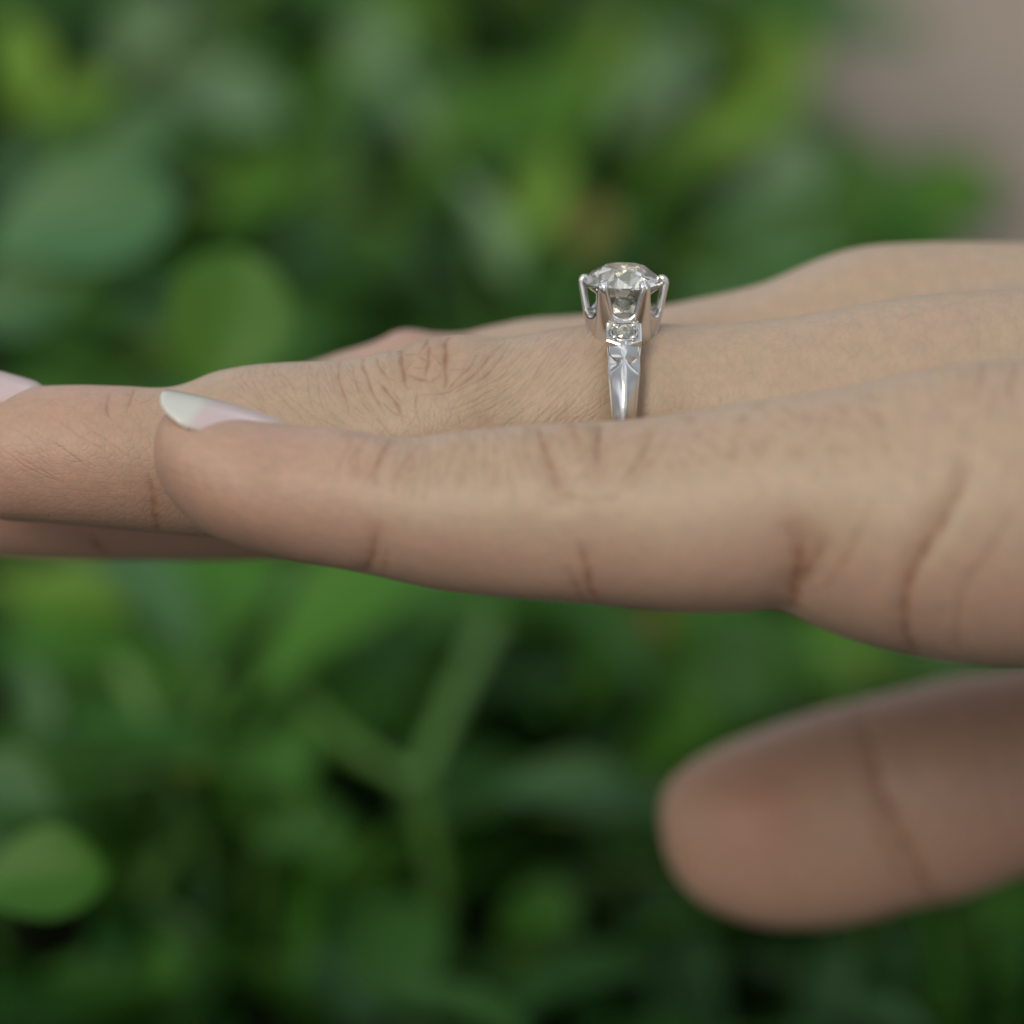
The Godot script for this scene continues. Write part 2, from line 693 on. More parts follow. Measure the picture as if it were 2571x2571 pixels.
# the skin's own colour (linear): tan, pinker at the fingertips and over the palm side, browner over the knuckles
func skin_tone(p: Vector3, n: Vector3, r: int, blotch: FastNoiseLite) -> Color:
	var c := Vector3(0.447, 0.333, 0.242)
	var pink := Vector3(0.475, 0.288, 0.215)
	var brown := Vector3(0.40, 0.25, 0.155)
	var yellow := Vector3(0.45, 0.343, 0.236)
	var b := blotch.get_noise_3dv(p)
	c = c.lerp(yellow, clampf(0.4 + 0.7 * b, 0.0, 0.8))
	if r == 0:
		c = c.lerp(pink, 0.68 * smoothstep(-6.0, -20.0, p.x))
		c = c.lerp(brown, 0.35 * bump(p.x, 6.0, 3.5) * smoothstep(0.3, 0.8, n.y))
	elif r == 1:
		c = c.lerp(pink, 0.68 * smoothstep(-24.0, -38.0, p.x))
		c = c.lerp(brown, 0.5 * bump(p.x, -7.0, 3.0) * smoothstep(0.25, 0.8, n.y))
	elif r == 2:
		c = c.lerp(pink, 0.8 * smoothstep(2.0, -6.0, p.x))
	elif r == 4:
		c = c.lerp(Vector3(0.46, 0.28, 0.195), 0.8)
		c = c.lerp(Vector3(0.42, 0.19, 0.14), 0.7 * exp(-(p - Vector3(23, -29.0, -39.0)).length_squared() / 18.0))
	c = c.lerp(pink, 0.6 * smoothstep(0.2, -0.6, n.y))
	var d := blotch.get_noise_3dv(p * 3.1 + Vector3(40, 0, 0))
	c = c.lerp(pink, clampf(0.35 * d, 0.0, 0.2))
	return Color(c.x, c.y, c.z)


# ---------------------------------------------------------------- skin relief: creases drawn one by one on each finger's own skin, over a fine net
var relief := {}
var furrow := {}
var tex_w := {"little": 1536, "ring": 1536, "middle": 1024, "thumb": 768}


func crease(which: String, sigma: float, strength: float, pts: Array) -> void:
	var W: int = tex_w[which]
	var H := W / 2
	var buf: PackedFloat32Array = relief[which]
	var px := W / TEX_L                      # texels per mm along the finger
	var curve := Curve3D.new()
	var n := pts.size() / 2
	var P := []
	for i in n:
		P.append(Vector2((pts[i * 2] - TEX_X0) * px, (pts[i * 2 + 1] / TAU + 0.5) * H))
	for i in n:
		var t: Vector2 = (P[mini(i + 1, n - 1)] - P[maxi(i - 1, 0)]) / 6.0
		curve.add_point(Vector3(P[i].x, P[i].y, 0), Vector3(-t.x, -t.y, 0), Vector3(t.x, t.y, 0))
	curve.bake_interval = 0.8
	var dots := curve.get_baked_points()
	var m := dots.size()
	var ph := rng.randf() * 100.0
	var s0 := sigma * px * (1.0 if which == "ring" else 0.68)
	for i in m:
		var t := float(i) / maxf(m - 1, 1)
		var taper := pow(sin(PI * clampf(t, 0.02, 0.98)), 0.3) * (0.8 + 0.2 * sin(i * 0.11 + ph))
		var cx := dots[i].x + 0.6 * sin(i * 0.07 + ph * 2.0)
		var cy := dots[i].y + 0.6 * sin(i * 0.09 + ph * 3.0)
		var s := maxf(s0 * (0.6 + 0.4 * taper), 0.6)
		var rad := int(ceil(s * 2.2))
		var top := strength * taper
		var inv := 1.0 / (s * s)
		var x0 := int(cx)
		var y0 := int(cy)
		for yy in range(y0 - rad, y0 + rad + 2):
			if yy < 0 or yy >= H:
				continue
			var dy := yy - cy
			for xx in range(x0 - rad, x0 + rad + 2):
				if xx < 0 or xx >= W:
					continue
				var dx := xx - cx
				var a := top * exp(-(dx * dx + dy * dy) * inv)
				var o := yy * W + xx
				if a > buf[o]:
					buf[o] = a
	relief[which] = buf
	if strength < 0.55:
		return
	# the skin sinks softly towards a deep crease
	var wide: PackedFloat32Array = furrow[which]
	var s2 := s0 * 3.6
	var inv2 := 1.0 / (s2 * s2)
	for i in range(0, m, 3):
		var top2 := strength * pow(sin(PI * clampf(float(i) / maxf(m - 1, 1), 0.02, 0.98)), 0.6)
		var x0 := int(dots[i].x)
		var y0 := int(dots[i].y)
		var rad := int(s2 * 2.0)
		for yy in range(maxi(y0 - rad, 0), mini(y0 + rad + 1, H)):
			for xx in range(maxi(x0 - rad, 0), mini(x0 + rad + 1, W)):
				var a := top2 * exp(-((xx - x0) * (xx - x0) + (yy - y0) * (yy - y0)) * inv2)
				var o := yy * W + xx
				if a > wide[o]:
					wide[o] = a
	furrow[which] = wide


# many short fine lines; lean(x, angle) gives their slope against straight round the finger
func fine_lines(which: String, count: int, xa: float, xb: float, ta: float, tb: float, long_mm: float, strength: float, lean: Callable, spread := 0.35, sigma := 0.09) -> void:
	for i in count:
		var x := rng.randf_range(xa, xb)
		var t := rng.randf_range(ta, tb)
		var a: float = lean.call(x, t) + rng.randfn(0.0, spread)
		var l := long_mm * rng.randf_range(0.4, 1.3)
		var pts := []
		for k in 5:
			var f := (k - 2) * 0.25 * l
			pts.append(x + sin(a) * f + rng.randf_range(-0.06, 0.06))
			pts.append(t + cos(a) * f / 7.6)
		crease(which, sigma * rng.randf_range(0.8, 1.4), strength * rng.randf_range(0.4, 1.1), pts)


func net(w: int, h: int, freq: float, sx: float, sy: float, seed_no: int) -> PackedByteArray:
	var f := FastNoiseLite.new()
	f.noise_type = FastNoiseLite.TYPE_CELLULAR
	f.cellular_return_type = FastNoiseLite.RETURN_DISTANCE2_SUB
	f.cellular_distance_function = FastNoiseLite.DISTANCE_EUCLIDEAN
	f.cellular_jitter = 0.85
	f.frequency = freq
	f.fractal_type = FastNoiseLite.FRACTAL_NONE
	f.seed = seed_no
	f.domain_warp_enabled = true
	f.domain_warp_amplitude = 4.0
	f.domain_warp_frequency = 0.02
	var im := f.get_image(int(w * sx), int(h * sy), false, false, true)
	im.resize(w, h, Image.INTERPOLATE_CUBIC)
	im.convert(Image.FORMAT_L8)
	return im.get_data()


func skin_material(which: String) -> StandardMaterial3D:
	var W: int = tex_w[which]
	var H := W / 2
	var buf: PackedFloat32Array = relief[which]
	var wide: PackedFloat32Array = furrow[which]
	var f := W / 1536.0
	var a := net(W, H, 0.085 / f, 1.0, 0.75, 3)
	var b := net(W, H, 0.19 / f, 0.75, 1.0, 8)
	var mottle := FastNoiseLite.new()
	mottle.frequency = 0.035 / f
	mottle.fractal_octaves = 4
	mottle.seed = 21
	var mo := mottle.get_image(W, H)
	mo.convert(Image.FORMAT_L8)
	var mb := mo.get_data()
	var soft := 0.35 if which == "thumb" else 1.0
	var la := PackedFloat32Array()
	var lb := PackedFloat32Array()
	for i in 256:
		la.append(exp(-i / 34.0) * 0.34 * soft)
		lb.append(exp(-i / 40.0) * 0.20 * soft)
	var hb := PackedFloat32Array()
	hb.resize(W * H)
	var cb := PackedByteArray()
	cb.resize(W * H * 3)
	var o := 0
	for i in W * H:
		var s := buf[i]
		var n := la[a[i]] + lb[b[i]]
		hb[i] = 1.0 - 0.42 * s - 0.30 * n - 0.6 * wide[i]
		var m := (mb[i] - 128) * 0.0003
		var k := (0.40 if which == "ring" else 0.46) * s + 0.11 * n + 0.06 * wide[i]
		cb[o] = int(255.0 * clampf(0.97 - 0.37 * k + m, 0.0, 1.0))
		cb[o + 1] = int(255.0 * clampf(0.97 - 0.55 * k + m * 0.6, 0.0, 1.0))
		cb[o + 2] = int(255.0 * clampf(0.97 - 0.67 * k + m * 0.4, 0.0, 1.0))
		o += 3
	var m := StandardMaterial3D.new()
	m.vertex_color_use_as_albedo = true
	m.albedo_texture = ImageTexture.create_from_image(Image.create_from_data(W, H, false, Image.FORMAT_RGB8, cb))
	m.heightmap_enabled = true
	m.heightmap_texture = ImageTexture.create_from_image(Image.create_from_data(W, H, false, Image.FORMAT_RF, hb.to_byte_array()))
	m.heightmap_scale = 0.019            # centimetres
	m.roughness = 0.46
	m.metallic_specular = 0.45
	m.subsurf_scatter_enabled = true
	m.subsurf_scatter_strength = 0.14
	m.rim_enabled = true
	m.rim = 0.12
	m.rim_tint = 0.3
	return m


func skin_lines() -> void:
	for k in tex_w:
		var z := PackedFloat32Array()
		z.resize(tex_w[k] * tex_w[k] / 2)
		relief[k] = z
		furrow[k] = z.duplicate()
	crease("ring", 0.22, 1.00, [-5.37, 1.321, -5.65, 1.097, -5.67, 0.864, -5.66, 0.686, -5.61, 0.557, -5.74, 0.487])
	crease("ring", 0.16, 0.80, [-7.18, 1.37, -7.37, 1.131, -7.7, 0.995, -7.91, 0.931])
	crease("ring", 0.17, 0.70, [-7.15, 1.139, -7.08, 0.904, -7.11, 0.777, -7.32, 0.686, -7.44, 0.599])
	crease("ring", 0.20, 1.00, [-9.78, 1.347, -9.51, 1.056, -9.4, 0.89, -9.25, 0.738, -9.11, 0.62, -8.88, 0.547])
	crease("ring", 0.14, 0.65, [-11.62, 1.292, -11.4, 1.036, -11.11, 0.884, -10.66, 0.768, -10.03, 0.694])
	crease("ring", 0.14, 0.75, [-12.78, 1.328, -12.73, 1.085, -12.43, 0.9, -12.14, 0.709, -11.77, 0.573, -11.32, 0.448, -11.05, 0.37])
	crease("ring", 0.13, 0.60, [-14.76, 1.323, -14.77, 0.99, -14.6, 0.8, -14.32, 0.643, -13.95, 0.516, -13.76, 0.376])
	crease("ring", 0.11, 0.50, [-13.62, 1.135, -13.39, 0.884, -13.1, 0.679, -12.64, 0.503, -11.92, 0.341, -11.22, 0.247])
	crease("ring", 0.15, 0.80, [-11.44, 0.732, -10.54, 0.555, -9.92, 0.413, -9.47, 0.285, -9.16, 0.178])
	crease("ring", 0.17, 0.70, [-8.9, 0.715, -8.28, 0.641, -7.57, 0.59, -6.87, 0.545, -6.53, 0.575, -6.18, 0.612])
	crease("ring", 0.12, 0.50, [-9.3, 1.074, -8.49, 0.984, -7.96, 0.912])
	crease("ring", 0.10, 0.45, [-7.96, 0.915, -7.69, 0.85, -7.15, 0.787])
	crease("ring", 0.13, 0.50, [-8.14, 0.522, -8.09, 0.426, -8.12, 0.314, -7.99, 0.202, -7.77, 0.123])
	crease("ring", 0.10, 0.50, [-6.99, 0.919, -6.28, 0.786, -5.75, 0.702])
	crease("ring", 0.10, 0.45, [-8.99, 0.786, -8.39, 0.86])
	crease("ring", 0.13, 0.60, [-0.51, 1.247, -1.39, 1.006, -2.09, 0.847, -2.78, 0.673, -3.65, 0.54, -4.78, 0.45, -5.38, 0.412, -6.52, 0.409, -7.65, 0.422])
	crease("ring", 0.11, 0.50, [1.15, 0.963, 0.01, 0.767, -0.86, 0.612, -2.08, 0.501, -3.47, 0.387, -4.68, 0.31])
	crease("ring", 0.12, 0.55, [-0.25, 1.09, -1.21, 0.821, -1.73, 0.686, -2.78, 0.544, -4.08, 0.447, -5.03, 0.39])
	crease("ring", 0.11, 0.45, [1.15, 0.773, 0.01, 0.584, -1.29, 0.48, -2.77, 0.346, -4.34, 0.25, -5.99, 0.221])
	crease("ring", 0.13, 0.60, [-2.96, 0.881, -3.48, 0.722, -4.09, 0.616, -4.95, 0.497, -5.47, 0.448])
	crease("ring", 0.10, 0.40, [1.15, 0.603, -0.16, 0.462, -1.73, 0.352, -3.47, 0.235, -5.2, 0.152])
	crease("ring", 0.10, 0.40, [1.15, 0.464, -0.42, 0.338, -2.07, 0.228, -3.9, 0.143])
	crease("ring", 0.10, 0.35, [1.15, 0.324, -0.86, 0.189, -2.77, 0.099])
	crease("ring", 0.11, 0.50, [-11.14, 0.45, -10.26, 0.342, -9.56, 0.265, -8.95, 0.221])
	crease("ring", 0.10, 0.40, [-14.0, 0.86, -13.2, 0.807, -12.85, 0.795])
	crease("ring", 0.10, 0.40, [-8.55, 0.78, -7.85, 0.735, -7.15, 0.714])
	crease("ring", 0.10, 0.40, [-5.22, 0.664, -4.44, 0.663, -3.91, 0.675])
	crease("ring", 0.15, 0.60, [-34.35, 1.043, -34.52, 0.855, -34.41, 0.671, -34.09, 0.529])
	crease("ring", 0.15, 0.60, [-32.25, 1.274, -32.5, 0.983, -32.56, 0.831, -32.84, 0.666])
	crease("ring", 0.12, 0.50, [-30.59, 1.078, -31.25, 0.892, -32.28, 0.833])
	crease("ring", 0.12, 0.35, [-32.96, 1.115, -32.42, 0.984, -31.98, 0.897])
	crease("ring", 0.14, 0.35, [-39.54, 0.217, -37.12, -0.039, -35.7, -0.205])
	crease("ring", 0.12, 0.35, [-41.95, -0.054, -39.55, -0.294, -38.12, -0.408])
	crease("ring", 0.12, 0.30, [-43.08, 0.03, -41.16, -0.219, -38.76, -0.385])
	crease("ring", 0.12, 0.30, [-39.29, 0.566, -36.82, 0.28, -33.64, -0.003])
	crease("ring", 0.12, 0.30, [-36.86, 0.506, -34.6, 0.246, -32.38, 0.008])
	crease("ring", 0.35, 0.70, [-30.81, -0.23, -30.46, -0.494, -30.38, -0.808, -30.19, -1.336])
	crease("ring", 0.12, 0.40, [-16.51, 1.074, -16.49, 0.794, -16.23, 0.581, -15.95, 0.421])
	crease("ring", 0.12, 0.30, [-17.38, 1.064, -17.36, 0.804, -17.1, 0.589, -16.82, 0.428])
	crease("little", 0.30, 0.85, [-9.94, 1.265, -10.73, 0.769, -11.24, 0.553, -11.54, 0.369])
	crease("little", 0.25, 0.60, [-7.23, 1.186, -8.58, 0.765, -9.33, 0.539, -9.7, 0.394])
	crease("little", 0.22, 0.50, [-11.85, 1.153, -13.03, 0.715, -13.35, 0.573, -13.18, 0.401])
	crease("little", 0.18, 0.35, [-13.21, 0.899, -14.09, 0.61, -14.38, 0.419, -14.22, 0.204])
	crease("little", 0.20, 0.35, [-5.83, 0.98, -6.73, 0.627, -7.02, 0.384])
	crease("little", 0.45, 0.80, [2.19, 1.37, 2.32, 0.952, 2.84, 0.644, 3.44, 0.401, 3.97, 0.122])
	crease("little", 0.30, 0.60, [4.93, 1.37, 5.13, 0.925, 5.87, 0.709])
	crease("little", 0.32, 1.00, [7.29, 1.343, 6.94, 0.847, 6.88, 0.532])
	crease("little", 0.25, 0.50, [6.17, 0.708, 5.18, 0.547])
	crease("little", 0.35, 0.65, [11.8, 1.117, 10.84, 0.774, 9.91, 0.52, 8.55, 0.292])
	crease("little", 0.30, 0.40, [12.99, 1.037, 11.88, 0.656, 10.51, 0.448, 9.15, 0.272])
	crease("little", 0.25, 0.35, [-1.1, 1.252, -1.4, 0.788, -1.24, 0.488])
	crease("little", 0.25, 0.35, [0.12, 1.289, 0.27, 0.686, 0.8, 0.409])
	crease("little", 0.28, 0.45, [1.19, 1.347, 1.03, 0.767, 1.78, 0.476, 2.61, 0.271])
	crease("little", 0.22, 0.30, [-2.94, 1.253, -3.07, 0.717, -2.91, 0.524])
	crease("little", 0.22, 0.30, [-4.32, 1.319, -4.52, 0.734])
	crease("little", 0.22, 0.30, [-2.02, 1.217, -2.23, 0.679, -2.0, 0.493])
	crease("little", 0.40, 0.35, [2.54, 0.545, 3.29, 0.313, 4.34, 0.185, 6.6, 0.127, 8.4, 0.191, 10.2, 0.347])
	crease("little", 0.50, 0.65, [-11.15, -0.377, -11.46, -0.725, -12.02, -1.337])
	crease("little", 0.45, 0.45, [-10.33, -0.635, -10.79, -1.37])
	crease("little", 0.35, 0.85, [5.37, -0.346, 6.03, -0.591, 6.42, -0.93, 7.39, -1.37])
	crease("little", 0.30, 0.60, [4.46, -0.639, 5.31, -0.953, 6.09, -1.37])
	crease("little", 0.75, 1.00, [23.3, -0.309, 23.19, -0.601, 22.94, -0.871, 22.88, -1.25])
	crease("little", 0.50, 0.80, [24.82, -0.341, 23.92, -0.627, 23.08, -0.9])
	crease("little", 0.50, 0.60, [22.38, -0.285, 22.84, -0.531, 22.99, -0.763])
	crease("little", 0.40, 0.45, [28.63, 0.069, 27.19, -0.27, 26.07, -0.526, 24.41, -0.832])
	crease("little", 0.42, 0.95, [36.6, 0.305, 35.31, 0.073, 33.97, -0.119, 32.42, -0.343, 31.72, -0.516, 31.61, -0.755, 31.89, -1.025, 32.99, -1.37])
	crease("little", 0.40, 0.40, [40.57, 0.101, 37.85, -0.243, 36.04, -0.51, 35.75, -0.892, 36.3, -1.215])
	crease("little", 0.30, 0.30, [29.61, -0.694, 32.16, -0.744, 35.06, -0.651])
	crease("little", 0.30, 0.60, [38.11, 1.37, 38.12, 1.177, 37.5, 0.923])
	crease("little", 0.32, 0.60, [40.66, 1.37, 40.75, 1.196, 40.19, 0.937, 39.84, 0.785])
	crease("little", 0.28, 0.40, [39.35, 1.37, 39.83, 1.146])
	crease("little", 0.28, 0.35, [36.5, 1.298, 36.43, 0.98, 36.1, 0.762])
	crease("little", 0.25, 0.30, [38.75, 0.85, 38.18, 0.679, 37.73, 0.558])
	crease("little", 0.25, 0.30, [35.03, 1.37, 35.09, 1.057, 34.66, 0.878])
	crease("middle", 0.50, 0.80, [-37.39, -0.723, -36.51, -0.987, -35.96, -1.204])
	crease("thumb", 0.38, 1.00, [32.49, 1.074, 33.19, 0.691, 34.32, 0.247, 35.8, -0.166, 37.62, -0.578, 40.08, -1.267])
	crease("thumb", 0.35, 0.60, [33.32, 0.176, 34.06, -0.122, 35.35, -0.454, 36.79, -0.878])
	crease("thumb", 0.30, 0.35, [33.86, 0.455, 34.9, -0.002, 36.08, -0.37])
	crease("thumb", 0.30, 0.30, [43.74, 0.426, 44.42, 0.023, 45.72, -0.411])
	crease("thumb", 0.30, 0.25, [46.28, 0.585, 46.9, 0.056, 47.69, -0.372])
	# ring finger: arcs round the knuckle, oblique hatching towards the ring, faint net over the back of the hand
	var arcs := func(x: float, t: float) -> float: return clampf((x + 6.5) / 7.0, -1.0, 1.0) * clampf(1.25 - t, 0.0, 1.1)
	fine_lines("ring", 130, -24.0, -10.0, 0.0, 1.5, 5.0, 0.36, arcs, 0.12, 0.07)
	fine_lines("ring", 150, -3.0, 8.5, -0.1, 1.5, 5.5, 0.36, func(_x, t): return 0.55 + 0.5 * clampf(1.0 - t, 0.0, 1.0), 0.12, 0.07)
	fine_lines("ring", 110, -9.0, 0.0, -0.2, 0.6, 2.4, 0.24, arcs, 0.5, 0.07)
	fine_lines("ring", 120, -44.0, -26.0, -0.9, 1.0, 2.2, 0.18, func(_x, t): return -0.8 if t < 0.5 else 0.2, 0.3, 0.07)
	fine_lines("ring", 320, 9.0, 50.0, 0.0, 1.8, 1.4, 0.19, func(_x, _t): return 0.0, 1.0, 0.07)
	fine_lines("middle", 230, 10.0, 50.0, 0.3, 2.0, 1.6, 0.22, func(_x, _t): return 0.3, 1.0, 0.09)
	fine_lines("middle", 60, -20.0, 0.0, 0.3, 1.6, 2.4, 0.22, func(_x, _t): return 0.0, 0.3)
	# little finger: lines round the middle joint, short brown flecks behind it
	fine_lines("little", 120, -14.0, 1.5, 0.35, 1.5, 4.0, 0.45, func(x, _t): return -0.1 - 0.02 * x, 0.12, 0.2)
	fine_lines("little", 70, 2.0, 11.0, 0.3, 1.4, 2.2, 0.4, func(x, t): return clampf((x - 5.0) / 5.0, -1.0, 1.0) * 0.9, 0.5, 0.18)
	fine_lines("little", 130, 10.0, 30.0, 0.45, 1.35, 1.1, 0.55, func(_x, _t): return -0.5, 0.35, 0.2)
	fine_lines("little", 50, -28.0, -14.0, -0.4, 0.9, 3.0, 0.2, func(_x, _t): return 1.2, 0.25, 0.13)
	fine_lines("little", 100, 24.0, 50.0, 0.2, 1.5, 2.2, 0.3, func(_x, _t): return 0.1, 0.4, 0.18)
	fine_lines("thumb", 40, 16.0, 50.0, -0.8, 0.8, 3.0, 0.16, func(_x, _t): return -0.35, 0.2, 0.2)


func deep_creases() -> void:
	grooves.append(["ring", 0.75, 0.14, -5.37, 1.321, -5.65, 1.097, -5.67, 0.864, -5.66, 0.686, -5.61, 0.557, -5.74, 0.487])
	grooves.append(["ring", 0.75, 0.14, -9.78, 1.347, -9.51, 1.056, -9.4, 0.89, -9.25, 0.738, -9.11, 0.62, -8.88, 0.547])
	grooves.append(["little", 0.85, 0.24, 2.19, 1.37, 2.32, 0.952, 2.84, 0.644, 3.44, 0.401, 3.97, 0.122])
	grooves.append(["little", 0.75, 0.30, 7.29, 1.343, 6.94, 0.847, 6.88, 0.532])
	grooves.append(["little", 0.95, 0.20, -11.15, -0.377, -11.46, -0.725, -12.02, -1.337])
	grooves.append(["little", 1.42, 0.30, 23.3, -0.309, 23.19, -0.601, 22.94, -0.871, 22.88, -1.25])
	grooves.append(["little", 0.95, 0.24, 24.82, -0.341, 23.92, -0.627, 23.08, -0.9])
	grooves.append(["little", 0.95, 0.18, 22.38, -0.285, 22.84, -0.531, 22.99, -0.763])
	grooves.append(["little", 0.80, 0.28, 36.6, 0.305, 35.31, 0.073, 33.97, -0.119, 32.42, -0.343, 31.72, -0.516, 31.61, -0.755, 31.89, -1.025, 32.99, -1.37])
	grooves.append(["thumb", 0.75, 0.30, 32.49, 1.074, 33.19, 0.691, 34.32, 0.247, 35.8, -0.166, 37.62, -0.578, 40.08, -1.267])


func hand() -> void:
	var root := Node3D.new()
	root.name = "person"
	root.transform = hand_at
	add_child(root)
	tag(root, "left hand held out palm down, fingers straight and thumb hanging below, wearing the diamond ring", "hand")
	deep_creases()
	var mesh := skin_mesh()
	skin_lines()
	var mats := {}
	for k in tex_w:
		mats[k] = skin_material(k)
	mats["index"] = mats["middle"]
	relief.clear()
	for r in 5:
		mesh.surface_set_material(r, mats[FINGERS[r]])
	obj("skin", mesh, null, root)
	nail(root, Vector3(-18.4, 7.35, 12.6), Vector3(-29.0, 10.25, 12.0), 4.35, 0.16, 0.62, 50.0)
	nail(root, Vector3(-40.0, 10.95, -1.4), Vector3(-50.8, 13.4, -2.2), 4.2, 0.10, 0.72, 52.0)


# a nail: a curved plate from its root to a free edge past the fingertip; lean rolls it towards the viewer
func nail(parent: Node, root: Vector3, tip: Vector3, half: float, lean: float, bed: float, bend: float) -> void:
	var along := tip - root
	var side := Vector3(0, -sin(lean), cos(lean))
	side = (side - along * side.dot(along) / along.length_squared()).normalized()
	var up := side.cross(along).normalized()
	if up.y < 0:
		up = -up
	var rr := half / sin(deg_to_rad(bend))
	var rows := []
	var tint := []
	var under := []
	var ns := 28
	var nw := 25
	for i in ns + 1:
		var row := []
		var trow := []
		for j in nw:
			var v := (j / (nw - 1.0)) * 2.0 - 1.0
			var far := 1.0 - 0.30 * pow(absf(v), 3.6)
			var near := 0.10 * v * v
			var u := lerpf(near, far, float(i) / ns)
			var a := v * deg_to_rad(bend)
			var arch := 0.30 * sin(PI * clampf(u, 0.0, 1.0))       # a little convex lengthways
			var p := root + along * u + side * (rr * sin(a)) - up * (rr * (1.0 - cos(a)))
			p += up * (arch - 0.35 * smoothstep(0.12, 0.0, u))
			row.append(p)
			var edge := 0.72 - 0.06 * (1.0 - v * v) if bed < 0.7 else 0.80
			var free := smoothstep(edge - 0.05, edge + 0.06, u)
			var moon := smoothstep(0.2, 0.05, u) * 0.5
			var c := Color(0.60, 0.45, 0.44).lerp(Color(0.62, 0.605, 0.53), free)
			c = c.lerp(Color(0.58, 0.50, 0.44), moon * (1.0 - free))
			c = c.lerp(Color(0.45, 0.32, 0.25), 0.5 * smoothstep(0.8, 1.0, absf(v)) * (1.0 - free))
			trow.append(c)
		rows.append(row)
		tint.append(trow)
	# rounded rim: the sheet runs over the free edge and back underneath
	var last: Array = rows[ns]
	for k in 5:
		var f := (k + 1) / 5.0
		var row := []
		for j in nw:
			var dir: Vector3 = (last[j] - rows[ns - 1][j]).normalized()
			row.append(last[j] + dir * (0.16 * sin(f * PI)) - up * (0.22 * (1.0 - cos(f * PI))) - dir * (0.0 if k < 4 else 0.25))
		rows.append(row)
		tint.append(tint[ns])
	for back in range(1, 7):
		var row := []
		for j in nw:
			row.append(rows[ns - back * 3][j] - up * 0.44)
		rows.append(row)
		tint.append(tint[ns])
	# side skirts bedded in the skin
	for i in rows.size():
		var up_down := -up * (0.9 if i <= ns - 9 else 0.12)
		rows[i].push_front(rows[i][0] + up_down - side * 0.12)
		rows[i].append(rows[i][-1] + up_down + side * 0.12)
		var t2: Array = tint[i].duplicate()
		t2.push_front(tint[i][0])
		t2.append(tint[i][-1])
		tint[i] = t2
	var st := SurfaceTool.new()
	st.begin(Mesh.PRIMITIVE_TRIANGLES)
	sheet_into(st, rows, true, false, tint)
	var m := StandardMaterial3D.new()
	m.vertex_color_use_as_albedo = true
	m.roughness = 0.28
	m.clearcoat_enabled = true
	m.clearcoat = 1.0
	m.clearcoat_roughness = 0.1
	m.subsurf_scatter_enabled = true
	m.subsurf_scatter_strength = 0.12
	obj("fingernail", done(st), m, parent)


